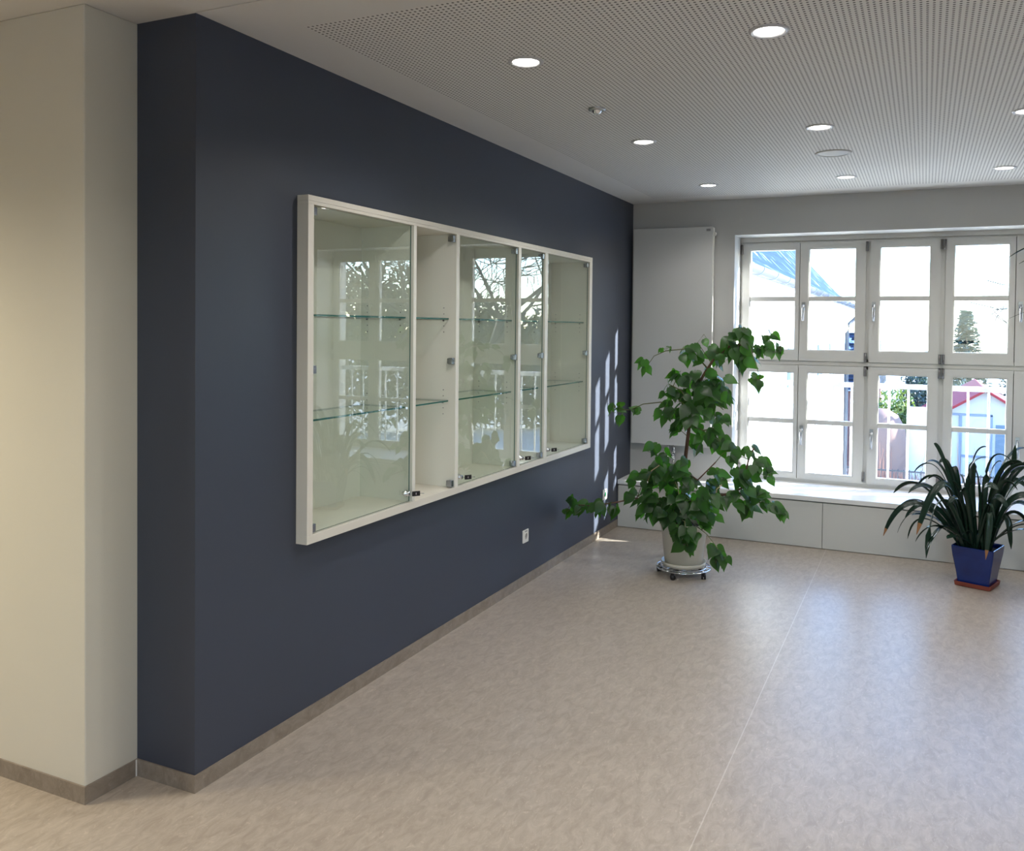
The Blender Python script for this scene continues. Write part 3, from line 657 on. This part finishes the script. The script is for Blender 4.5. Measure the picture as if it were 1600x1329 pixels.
# ---------------------------------------------------------------- strap-leaved plant in the blue pot
QC = Vector((2.665, 6.17, 0)); QA = R(-19)
cp = thing('potted_clivia', (QC.x, QC.y, 0), 'plant with long dark strap leaves in a square blue glazed pot on a terracotta saucer', 'plant')
RZ = Matrix.Translation(QC) @ Matrix.Rotation(QA, 4, 'Z')
def sq_rings(prof, rad):
    vs = []; fs = []; n_ = 0
    for h, z in prof:
        ring = []
        for cxs, cys in ((1, 1), (-1, 1), (-1, -1), (1, -1)):
            for k in range(4):
                a0 = {(1, 1): 0, (-1, 1): 90, (-1, -1): 180, (1, -1): 270}[(cxs, cys)]
                a = R(a0+k*30); r_ = min(rad, h*0.9)
                ring.append((cxs*(h-r_)+r_*math.cos(a), cys*(h-r_)+r_*math.sin(a), z))
        n_ = len(ring); vs += ring
    for i in range(len(prof)-1):
        for k in range(n_): fs.append((i*n_+k, i*n_+(k+1) % n_, (i+1)*n_+(k+1) % n_, (i+1)*n_+k))
    return vs, fs, n_
b = MB(); vs, fs, n_ = sq_rings([(0.09, 0.022), (0.095, 0.025), (0.102, 0.08), (0.112, 0.14), (0.122, 0.20), (0.127, 0.245), (0.128, 0.262), (0.124, 0.264), (0.118, 0.258), (0.115, 0.22)], 0.012)
fs.append(tuple(range(n_-1, -1, -1))); b.add(vs, fs, 0, False); b.xform(RZ); b.build('pot', M['glaze'], cp)
b = MB(); vs, fs, n_ = sq_rings([(0.10, 0.0), (0.108, 0.004), (0.112, 0.030), (0.107, 0.030), (0.104, 0.02)], 0.01)
fs.append(tuple(range(n_-1, -1, -1))); fs.append(tuple(4*n_+k for k in range(n_))); b.add(vs, fs, 0, False); b.xform(RZ); b.build('saucer', M['terracotta'], cp)
b = MB(); vs, fs, n_ = sq_rings([(0.116, 0.235), (0.02, 0.242)], 0.01); fs.append(tuple(n_+k for k in range(n_))); b.add(vs, fs, 0, False); b.xform(RZ); b.build('soil', M['soil'], cp)
def strap(P0, P1, P2, w, parent, dry=False, name='leaf', m=None, thick=0.0015, roll=0.0):
    P0, P1, P2 = Vector(P0), Vector(P1), Vector(P2); N = 18; vs = []; fs = []; mi = []
    for i in range(N+1):
        t = i/N; p = P0*(1-t)**2+P1*2*t*(1-t)+P2*t*t
        d = ((P1-P0)*(1-t)+(P2-P1)*t).normalized()
        side = d.cross(Vector((0, 0, 1)))
        if side.length < 0.15: side = d.cross(Vector((0.3, -1, 0)))
        side.normalize(); side = Matrix.Rotation(roll, 3, d) @ side; up = side.cross(d).normalized()
        ww = w*(0.75+0.5*min(t*2.5, 1)*0.5)*(1 if t < 0.75 else max(0.06, math.sqrt(max(0, 1-((t-0.75)/0.25)**2))))
        for s_, h_ in ((-1, 0.35), (-.5, .12), (0, 0), (.5, .12), (1, .35)):
            vs.append(p+side*(s_*ww/2)+up*(h_*ww*0.35))
        for s_, h_ in ((1, 0.35), (0, 0), (-1, .35)):
            vs.append(p+side*(s_*ww/2*0.98)+up*(h_*ww*0.35-thick))
    for i in range(N):
        for k in range(8):
            fs.append((i*8+k, i*8+(k+1) % 8, (i+1)*8+(k+1) % 8, (i+1)*8+k)); mi.append(1 if dry and i >= N-1 else 0)
    b = MB(); b.add(vs, fs, 0, True); b.m = mi
    return b.build(name, [m or M['strap'], M['dry']], parent)
def QV(u, v, dy=0): return at(u, v, QC.y+dy)
# tip (u, v, depth), apex (u, v, depth), width, dry tip
S = [
 ((1459, 692, -.02), (1480, 735, -.02), .030, 0), ((1467, 724, .10), (1487, 740, .08), .032, 0), ((1491, 728, .12), (1497, 760, .08), .040, 0), ((1542, 698, .05), (1519, 735, .03), .042, 0), ((1514, 722, .1), (1530, 760, .05), .018, 0),
 ((1545, 714, -.1), (1512, 748, -.08), .028, 0), ((1586, 695, .05), (1575, 770, .03), .032, 0), ((1565, 721, .12), (1545, 750, .1), .040, 0), ((1584, 724, -.08), (1545, 728, -.06), .036, 0),
 ((1428, 737, .15), (1470, 738, .1), .026, 0), ((1438, 731, .18), (1475, 735, .12), .022, 0), ((1419, 770, -.05), (1462, 768, -.04), .034, 0), ((1396, 770, .2), (1445, 762, .12), .030, 0), ((1430, 764, .1), (1470, 752, .08), .036, 0),
 ((1380, 837, -.1), (1432, 786, -.08), .034, 1), ((1394, 811, .05), (1440, 783, .04), .034, 0), ((1414, 808, .0), (1458, 790, 0), .034, 0), ((1432, 835, -.22), (1478, 756, -.15), .046, 1),
 ((1447, 872, -.26), (1472, 782, -.2), .040, 0), ((1447, 861, -.3), (1478, 822, -.2), .040, 0), ((1402, 832, .1), (1440, 800, .08), .014, 0), ((1430, 846, .05), (1462, 822, .03), .014, 0), ((1418, 842, .1), (1445, 810, .05), .012, 0),
 ((1540, 874, -.24), (1546, 800, -.22), .032, 1), ((1580, 858, -.1), (1568, 806, -.08), .034, 0), ((1555, 812, -.25), (1542, 790, -.2), .020, 0), ((1502, 838, -.2), (1515, 832, -.15), .030, 0),
 ((1600, 726, .0), (1560, 745, 0), .044, 0), ((1625, 735, -.08), (1570, 745, -.06), .046, 0), ((1660, 790, -.05), (1595, 750, -.05), .042, 0), ((1640, 760, .1), (1585, 760, .06), .044, 0), ((1665, 820, -.15), (1590, 775, -.12), .040, 0),
 ((1640, 850, -.2), (1590, 785, -.15), .042, 0), ((1620, 780, .18), (1570, 755, .12), .040, 0), ((1655, 745, .15), (1590, 735, .1), .038, 0), ((1605, 700, .12), (1565, 735, .1), .036, 0), ((1630, 870, -.05), (1585, 800, -.05), .034, 0),
 ((1500, 770, -.28), (1512, 778, -.2), .034, 0), ((1560, 765, -.28), (1535, 772, -.2), .038, 0), ((1480, 790, -.2), (1500, 785, -.15), .036, 0), ((1478, 762, .0), (1498, 765, .0), .036, 0), ((1520, 755, -.15), (1520, 790, -.1), .034, 0),
 ((1550, 745, .0), (1538, 775, .0), .038, 0), ((1575, 795, -.26), (1550, 782, -.2), .036, 0), ((1500, 740, .0), (1510, 775, .0), .034, 0), ((1450, 748, .05), (1480, 760, .03), .028, 0), ((1590, 765, -.2), (1560, 765, -.15), .038, 0),
]
rq = random.Random(5)
for i, (tip, apx, w_, dry) in enumerate(S):
    bx = rq.uniform(-.075, .075); 
    side_ = (tip[0]-1525)/90.0
    bu = 1525+max(-22, min(22, side_*20+rq.uniform(-6, 6)))
    P0 = QV(bu, 866, max(-.07, min(.07, tip[2]*0.5)))
    P0.z = 0.236
    P2 = QV(*tip); A = QV(*apx)
    P1 = A*2-(P0+P2)*0.5          # curve passes through the apex
    strap(P0, P1, P2, w_*1.12, cp, bool(dry), roll=rq.choice((-1, 1))*rq.uniform(.1, .9))
for i in range(14):                      # inner and rear leaves of the clump
    a = rq.uniform(0, 6.28); el = rq.uniform(0.65, 1.35); L_ = rq.uniform(0.32, 0.52)
    P0 = QC+Vector((0.05*math.cos(a), 0.05*math.sin(a), 0.236)); d = Vector((math.cos(a)*math.cos(el), math.sin(a)*math.cos(el), math.sin(el)))
    P1 = P0+d*L_*0.65; P2 = P1+Vector((d.x, d.y, d.z*0.1-0.25))*L_*0.5
    strap(P0, P1, P2, rq.uniform(.034, .046), cp, roll=rq.uniform(-.8, .8))
for i in range(6):
    a = rq.uniform(0, 6.28); p = QC+Vector((0.05*math.cos(a), 0.05*math.sin(a), 0.235))
    MB().tube([p, p+Vector((0.01*math.cos(a), 0.01*math.sin(a), 0.05)), p+Vector((0.02*math.cos(a), 0.02*math.sin(a), 0.11))], [0.017, 0.02, 0.012], 10).build('leaf_sheath', M['strap'], cp)

# tall plant standing just outside the right edge, only leaf tips reach the picture
dp_ = Vector((3.25, 5.45, 0))
dp = thing('tall_palm', (dp_.x, dp_.y, 0), 'tall slender palm at the right picture edge, only thin leaf tips showing', 'plant')
MB().lathe(dp_, [(0, 0.0), (0.12, 0.0), (0.13, 0.02), (0.16, 0.30), (0.165, 0.32), (0.155, 0.32), (0.15, 0.29), (0, 0.28)], 36).build('pot', M['terracotta'], dp)
MB().tube([dp_+Vector((0, 0, .28)), dp_+Vector((.01, .01, 1.0)), dp_+Vector((0, 0, 1.85))], [0.02, 0.016, 0.012], 10).build('stem', M['bark'], dp)
top = dp_+Vector((0, 0, 1.85))
for tipuv, apuv, w_ in (((1576, 402), (1665, 385), .050), ((1577, 497), (1660, 470), .008), ((1592, 412), (1670, 400), .03)):
    P2 = at(tipuv[0], tipuv[1], 5.45); A = at(apuv[0], apuv[1], 5.45); P1 = A*2-(top+P2)*0.5
    strap(top, P1, P2, w_, dp)
for k in range(14):
    a = -1.9+k*0.33; e = rq.uniform(0.35, 0.6)
    dd = Vector((math.cos(a), math.sin(a), 0))
    if dd.x < -0.1: continue
    strap(top-Vector((0, 0, rq.uniform(0, .2))), top+dd*e*0.5+Vector((0, 0, 0.25)), top+dd*e+Vector((0, 0, rq.uniform(-.2, .15))), 0.035, dp)

# ---------------------------------------------------------------- outside
GZ = -3.5
def slate_mat():
    m = bpy.data.materials.new('slate'); m.use_nodes = True; nt = m.node_tree; b = nt.nodes['Principled BSDF']; L = nt.links.new
    tc = nt.nodes.new('ShaderNodeTexCoord'); mp = nt.nodes.new('ShaderNodeMapping'); mp.inputs['Rotation'].default_value = (0, 0, R(90)); L(tc.outputs['Object'], mp.inputs[0])
    cmb = nt.nodes.new('ShaderNodeSeparateXYZ'); L(tc.outputs['Object'], cmb.inputs[0])
    cc = nt.nodes.new('ShaderNodeCombineXYZ'); L(cmb.outputs[1], cc.inputs[0]); L(cmb.outputs[2], cc.inputs[1])
    br_ = nt.nodes.new('ShaderNodeTexBrick'); br_.inputs['Scale'].default_value = 1.0; br_.inputs['Brick Width'].default_value = 0.34; br_.inputs['Row Height'].default_value = 0.22
    br_.inputs['Mortar Size'].default_value = 0.03; br_.inputs['Color1'].default_value = (0.004, 0.008, 0.02, 1); br_.inputs['Color2'].default_value = (0.012, 0.022, 0.05, 1); br_.inputs['Mortar'].default_value = (0.001, 0.002, 0.004, 1)
    L(cc.outputs[0], br_.inputs['Vector'])
    ns = nt.nodes.new('ShaderNodeTexNoise'); ns.inputs['Scale'].default_value = 2.2; ns.inputs['Detail'].default_value = 5; L(tc.outputs['Object'], ns.inputs['Vector'])
    rp = nt.nodes.new('ShaderNodeValToRGB'); rp.color_ramp.elements[0].position = 0.58; rp.color_ramp.elements[1].position = 0.61; L(ns.outputs['Fac'], rp.inputs[0])
    mx = nt.nodes.new('ShaderNodeMix'); mx.data_type = 'RGBA'; L(rp.outputs[0], mx.inputs[0]); L(br_.outputs[0], mx.inputs[6]); mx.inputs[7].default_value = (0.20, 0.24, 0.30, 1)
    b.inputs['Specular IOR Level'].default_value = 0.05
    L(mx.outputs[2], b.inputs['Base Color']); b.inputs['Roughness'].default_value = 0.5
    return m
M['slate'] = slate_mat()
M['render'] = mat('white_render', (0.75, 0.74, 0.70), 0.9)
M['grey_render'] = mat('pale_grey_render', (0.50, 0.50, 0.48), 0.9, spec=0.1)
M['zinc'] = mat('zinc', (0.09, 0.10, 0.12), 0.6, spec=0.2)
M['far_glass'] = mat('far_window', (0.13, 0.175, 0.225), 0.5, spec=0.2)
M['brick'] = mat('brick_red', (0.18, 0.09, 0.08), 0.9, spec=0.1, var=0.4, vscale=8)
M['red_roof'] = mat('red_tiles', (0.26, 0.035, 0.04), 0.8, spec=0.15, var=0.2, vscale=6)
M['ground'] = mat('snowy_ground', (0.55, 0.54, 0.50), 0.95, var=0.25, vscale=0.6)
M['hedge'] = leaf_mat('hedge_leaf', (60, 80, 44), (128, 146, 70), (120, 140, 50), 0.7, 0.25)
M['conifer'] = leaf_mat('conifer_leaf', (48, 66, 66), (80, 98, 92), (60, 80, 50), 0.8, 0.2)  # lightened in the colour for the haze over the far spruces
M['bare'] = mat('bare_bark', (0.10, 0.085, 0.07), 0.9, var=0.3, vscale=5)
M['brown_shrub'] = mat('brown_twigs', (0.30, 0.165, 0.13), 0.9, spec=0.1)
M['fence'] = mat('dark_fence', (0.05, 0.05, 0.055), 0.6)
M['hill'] = mat('hazy_hill', (0.08, 0.13, 0.15), 1.0, spec=0.0)
M['tarp'] = mat('brown_tarp', (0.26, 0.17, 0.14), 0.8, spec=0.1)
M['blue_cloth'] = mat('blue_tarp', (0.01, 0.07, 0.15), 0.8, spec=0.1)
M['grey_trim'] = mat('grey_trim', (0.20, 0.235, 0.30), 0.6, spec=0.2)
tag(MB().box(-60, 120, -60, 160, GZ-0.2, GZ).build('ground', M['ground']), kind='structure')

nh = thing('neighbour_house', (-2, 17, GZ), 'white neighbouring house with snowy slate roof and round gutter, seen through the left panes', 'house')
wx = 0.28
MB().box(-8, wx, 7.70, 25.0, GZ, 2.30).build('wall', M['render'], nh)
rf = MB()
rf.add([(0.62, 7.7, 2.33), (0.62, 25.4, 2.33), (0.05, 25.4, 2.70), (0.05, 7.7, 2.70), (-4.2, 25.4, 7.3), (-4.2, 7.7, 7.3), (-8.6, 25.4, 2.33), (-8.6, 7.7, 2.33)],
       [(0, 1, 2, 3), (3, 2, 4, 5), (5, 4, 6, 7)])
rf.add([(0.62, 25.0, 2.30), (0.05, 25.0, 2.66), (-4.2, 25.0, 7.25), (-8.6, 25.0, 2.3)], [(0, 1, 2, 3)])
rf.build('roof', M['slate'], nh)
MB().box(wx, 0.60, 7.7, 25.3, 2.20, 2.30).build('eaves_board', M['render'], nh)
gm = MB(); prof = [(0.075*math.cos(a), 0.075*math.sin(a)) for a in [math.pi+k*math.pi/8 for k in range(9)]]
vs = []; 
for y in (7.7, 25.35): vs += [(0.68+px_, y, 2.32+pz_) for px_, pz_ in prof]
gm.add(vs, [(k, k+1, 9+k+1, 9+k) for k in range(8)], 0, True); gm.build('gutter', M['zinc'], nh)
for k in range(18):
    y = 8.2+k*0.95
    MB().tube([(0.68+0.079*math.cos(a), y, 2.32+0.079*math.sin(a)) for a in [math.pi+j*math.pi/8 for j in range(9)]], 0.009, 5).build('gutter_bracket', M['grey_trim'], nh)
MB().tube([(0.68, 24.9, 2.25), (0.66, 24.9, 2.12), (0.40, 24.8, 1.85), (0.36, 24.8, 1.6), (0.36, 24.8, GZ)], 0.05, 10).build('downpipe', M['zinc'], nh)
for y in (11.2, 14.6, 18.8, 21.2):
    wf = MB().box(wx-0.02, wx+0.03, y-0.42, y+0.42, 0.72, 1.36).build('window', M['grey_trim'], nh)
    MB().box(wx+0.01, wx+0.035, y-0.36, y+0.36, 0.78, 1.30).build('pane', M['far_glass'], wf)

bh = thing('brick_house', (0, 36, GZ), 'distant reddish brick house with slate roof beside the white house corner', 'house')
MB().box(-9, 0.55, 34, 42, GZ, -0.6).build('wall', M['brick'], bh)
MB().add([(-9.3, 33.7, -0.6), (0.75, 33.7, -0.6), (0.75, 42.3, -0.6), (-9.3, 42.3, -0.6), (-9.3, 38, 3.2), (0.0, 38, 3.2)], [(0, 1, 5, 4), (1, 2, 5), (2, 3, 4, 5), (3, 0, 4)]) if False else None
q = MB(); q.add([(-9.3, 33.7, -0.6), (0.75, 33.7, -0.6), (0.75, 42.3, -0.6), (-9.3, 42.3, -0.6), (-9.3, 38, 1.6), (0.6, 38, 1.6)], [(0, 1, 5, 4), (1, 2, 5), (2, 3, 4, 5), (3, 0, 4), (3, 2, 1, 0)]); q.build('roof', M['slate'], bh)

ga = thing('garage', (4.1, 31, GZ), 'small white garage with red gable roof seen through the lower right panes', 'garage')
gx0, gx1 = 2.55, 5.65; gy0, gy1 = 30, 36; ez = -1.05; az = -0.12
q = MB(); q.add([(gx0, gy0, GZ), (gx1, gy0, GZ), (gx1, gy0, ez), (4.1, gy0, az-0.08), (gx0, gy0, ez), (gx0, gy1, GZ), (gx1, gy1, GZ), (gx1, gy1, ez), (4.1, gy1, az-0.08), (gx0, gy1, ez)],
                [(0, 1, 2, 3, 4), (5, 9, 8, 7, 6), (0, 4, 9, 5), (1, 6, 7, 2)]); q.build('wall', M['grey_render'], ga)
for s_ in (-1, 1):
    q = MB(); x1_ = 4.1+s_*1.85; z1_ = az-1.85*0.62
    q.add([(4.1, gy0-0.35, az), (x1_, gy0-0.35, z1_), (x1_, gy1+0.3, z1_), (4.1, gy1+0.3, az), (4.1, gy0-0.35, az-0.09), (x1_, gy0-0.35, z1_-0.09), (x1_, gy1+0.3, z1_-0.09), (4.1, gy1+0.3, az-0.09)],
          [(0, 1, 2, 3), (7, 6, 5, 4), (0, 4, 5, 1), (1, 5, 6, 2), (2, 6, 7, 3), (3, 7, 4, 0)]); q.build('roof_slope', M['red_roof'], ga)
MB().tube([(4.1, gy0-0.36, az+0.01), (4.1, gy0-0.36, az+0.12)], 0.07, 8).build('finial', M['render'], ga)
MB().box(3.38, 3.46, gy0-0.06, gy0, GZ, -0.95).box(3.0, 4.32, gy0-0.05, gy0, -1.0, -0.93).box(4.28, 4.33, gy0-0.05, gy0, GZ, -0.95).box(3.38, 4.3, gy0-0.05, gy0, -2.32, -2.25).build('door_trim', M['grey_trim'], ga)
MB().box(4.42, 5.3, gy0-0.04, gy0, GZ, -1.25).build('garage_door', M['far_glass'], ga)
tag(MB().box(1.92, 2.54, 29.3, 29.6, GZ, -0.84).box(1.88, 2.56, 29.25, 29.65, -0.84, -0.76).build('garden_wall', M['render']), 'low white garden wall left of the garage', 'wall')

def leaf_cloud(b, c, r, n_, size, rng_, shell=0.55):
    for _ in range(n_):
        d = Vector((rng_.gauss(0, 1), rng_.gauss(0, 1), rng_.gauss(0, 1))).normalized()
        q = shell+(1-shell)*rng_.random()
        p = Vector((c[0]+d.x*r[0]*q, c[1]+d.y*r[1]*q, c[2]+d.z*r[2]*q))
        a = Vector((rng_.gauss(0, 1), rng_.gauss(0, 1), rng_.gauss(0, 1))).normalized(); e = a.cross(d)
        if e.length < 0.1: continue
        e.normalize(); s_ = size*rng_.uniform(.6, 1.3)
        b.add([p-a*s_-e*s_*0.4, p+a*s_-e*s_*0.3, p+a*s_*0.7+e*s_*0.5, p-a*s_*0.8+e*s_*0.4], [(0, 1, 2, 3)])
rg = random.Random(3)
def shrub(name, x, y, z0, r, h, m, label, cat='shrub', n_=900, size=0.09, group=None):
    t = thing(name, (x, y, z0), label, cat, group)
    b = MB(); leaf_cloud(b, (x, y, z0+h*0.55), (r, r, h*0.5), n_, size, rg); leaf_cloud(b, (x+r*0.3, y, z0+h*0.45), (r*0.8, r*0.8, h*0.42), n_//2, size, rg)
    b.build('foliage', m, t)['kind'] = 'stuff'
    b = MB()
    for k in range(5): b.tube([(x, y, z0), (x+rg.uniform(-.5, .5)*r, y+rg.uniform(-.5, .5)*r, z0+h*0.7)], [0.05, 0.015], 5)
    b.build('stem', M['bare'], t)
    return t
shrub('rounded_hedge', 1.35, 31.2, GZ, 1.0, 3.15, M['hedge'], 'yellow-green rounded hedge bush seen through the middle lower pane', n_=2600, size=0.07)
shrub('dark_conifer', 2.0, 40.5, GZ, 0.9, 3.6, M['conifer'], 'dark green conical shrub behind the yellow-green hedge', n_=1500, size=0.09)
shrub('dark_hedge', 3.9, 40.5, GZ, 0.8, 3.0, M['conifer'], 'dark hedge between white wall and garage', n_=1200, size=0.1)
def spruce(x, y, z0, h, r, label, n_lay=26):
    t = thing('spruce_tree', (x, y, z0), label, 'tree', 'conifers outside the window')
    MB().tube([(x, y, z0), (x, y, z0+h)], [r*0.06, 0.02], 8).build('trunk', M['bare'], t)
    b = MB()
    for i in range(n_lay):
        f = i/n_lay; zz = z0+h*(0.12+0.88*f); rr = r*(1-f)**0.85+0.08
        for k in range(int(14+16*(1-f))):
            a = rg.uniform(0, 6.283); L_ = rr*rg.uniform(.65, 1.1)
            for j in range(9):
                q = (j+1)/9; p = Vector((x+math.cos(a)*L_*q, y+math.sin(a)*L_*q, zz-0.25*L_*q+0.1*L_*q*q+rg.uniform(-.08, .08)))
                d = Vector((math.cos(a+rg.uniform(-1, 1)), math.sin(a+rg.uniform(-1, 1)), rg.uniform(-.6, .5)))*0.24*(h/8)
                e = Vector((-d.y, d.x, rg.uniform(-.1, .1)))*0.45
                b.add([p, p+d*0.6+e, p+d*1.4, p+d*0.6-e], [(0, 1, 2, 3)])
    b.build('branches', M['conifer'], t)['kind'] = 'stuff'; return t
spruce(4.15, 45, GZ, 6.3, 1.45, 'tall blue-green spruce seen through the upper right panes')
spruce(2.6, 53, GZ, 4.1, 1.9, 'low dark spruce behind the garage roof, left of the tall spruce')
spruce(7.2, 53, GZ, 4.2, 2.0, 'low dark spruce behind the garage roof, right of the tall spruce')
# hills
hb = MB(); N = 60; vs = []
for i in range(N+1):
    x = -260+i*13; z = 12+9*math.sin(i*0.21+1.1)+4*math.sin(i*0.57)
    vs += [(x, 380, -12), (x, 395, min(z, -8+z)*0.55-8)]
hb.add(vs, [(2*i, 2*i+2, 2*i+3, 2*i+1) for i in range(N)], 0, True)
tag(hb.build('hill', M['hill']), kind='structure')
fe = thing('garden_fence', (2, 26, GZ), 'dark thin-barred garden fence in front of the garage', 'fence')
MB().box(-1, 8, 25.88, 25.92, -2.32, -2.28).build('rail', M['fence'], fe)
MB().box(-1, 8, 25.88, 25.92, -3.3, -3.26).build('rail', M['fence'], fe)
bar_me = MB().box(-0.012, 0.012, -0.012, 0.012, 0, 1.25).mesh('bar', M['fence'])
for k in range(60):
    o = bpy.data.objects.new('bar', bar_me); COL.objects.link(o); o.parent = fe; o.location = (-1+k*0.15-2, -0.1, 0)
t = thing('brown_shrubs', (2, 27, GZ), 'reddish brown leafless shrubs behind the garden fence', 'shrub')
b = MB()
for k in range(1100):
    x = rg.uniform(-1, 6.5); y = rg.uniform(26.45, 27.0); h = rg.uniform(0.6, 1.15) if rg.random() < 0.95 else rg.uniform(1.4, 2.2)
    p = Vector((x, y, GZ)); d = Vector((rg.uniform(-.25, .25), rg.uniform(-.2, .2), 1))
    b.tube([p, p+d*h*0.5, p+d*h*0.8+Vector((rg.uniform(-.1, .1), 0, h*0.2))], [0.014, 0.01, 0.004], 4, caps=False)
b.build('twigs', M['brown_shrub'], t)['kind'] = 'stuff'
q = MB(); q.lathe((1.10, 29.0, GZ), [(0.82, 0), (0.82, 1.4), (0.72, 2.1), (0.5, 2.5), (0.2, 2.68), (0, 2.7)], 20)
tag(q.build('covered_heap', M['tarp']), 'rounded heap under a brown cover beside the hedge', 'covered heap')
q = MB(); q.add([(2.55, 37, GZ), (3.0, 37, GZ), (3.05, 37, -1.1), (2.85, 37, -0.85), (2.6, 37, -1.1), (2.55, 37.4, GZ), (3.0, 37.4, GZ), (3.05, 37.4, -1.1), (2.85, 37.4, -0.85), (2.6, 37.4, -1.1)],
              [(0, 1, 2, 3, 4), (9, 8, 7, 6, 5), (0, 4, 9, 5), (4, 3, 8, 9), (3, 2, 7, 8), (2, 1, 6, 7)])
tag(q.build('blue_tent', M['blue_cloth']), 'small blue tent beyond the white garden wall', 'tent')

# big bare trees, to the right of the window (mirrored in the cabinet doors)
def bare_tree(x, y, z0, h, seed, label, lean=(0, 0), crown=True):
    rn = random.Random(seed); t = thing('bare_tree', (x, y, z0), label, 'tree', 'leafless trees outside')
    b = MB(); lim = MB()
    def grow(p, d, L_, r, depth):
        pts = [p]; rs = [r]; dd = d.copy()
        for k in range(3):
            dd = (dd+Vector((rn.uniform(-.22, .22), rn.uniform(-.22, .22), rn.uniform(-.05, .18)))).normalized()
            p = p+dd*L_/3; pts.append(p); rs.append(max(r*(1-0.12*(k+1)), 0.016))
        (b if depth < 1 else lim).tube(pts, rs, 7 if depth < 3 else 4, caps=False)
        if depth >= 7: return
        for k in range(4 if depth < 3 else 3 if depth < 6 else 2):
            a = Vector((rn.gauss(0, 1), rn.gauss(0, 1), rn.gauss(0, .6))); a = (a-dd*a.dot(dd)).normalized()
            grow(pts[rn.choice((2, 3, 3))], (dd*0.75+a*rn.uniform(.5, .95)).normalized(), (L_*1.15 if depth == 0 else L_*rn.uniform(.66, .84)), rs[-1]*rn.uniform(.5, .72), depth+1)
    grow(Vector((x, y, z0)), Vector((lean[0], lean[1], 1)).normalized(), h*0.22, h*0.028, 0)
    b.build('trunk', M['bare'], t); lim.build('branches', M['bare'], t)['kind'] = 'stuff'
bare_tree(12.0, 25.0, GZ, 15, 4, 'big leafless tree right of the window outside, nearest of the two', (.05, 0))
bare_tree(27, 14, GZ, 10, 9, 'big leafless tree outside, further right than the other bare tree', (-.1, 0))
def hedge_wall():
    t = thing('evergreen_belt', (22, 26, GZ), 'broad belt of dark evergreens beyond the leafless trees', 'hedge')
    b = MB(); 
    for k in range(13):
        f = k/12; x = 13.5+f*15; y = 41-f*11; hh = 4.2+4.6*min(1, f*1.8)+rg.uniform(-.8, .8)
        leaf_cloud(b, (x, y, GZ+hh*0.5), (1.7, 1.7, hh*0.55), 1500, 0.2, rg)
    b.build('foliage', M['conifer'], t)['kind'] = 'stuff'
    b = MB()
    for k in range(13):
        f = k/12; b.tube([(13.5+f*15, 41-f*11, GZ), (13.5+f*15, 41-f*11, GZ+3.5)], [0.15, 0.06], 6)
    b.build('trunks', M['bare'], t)['kind'] = 'stuff'
hedge_wall()
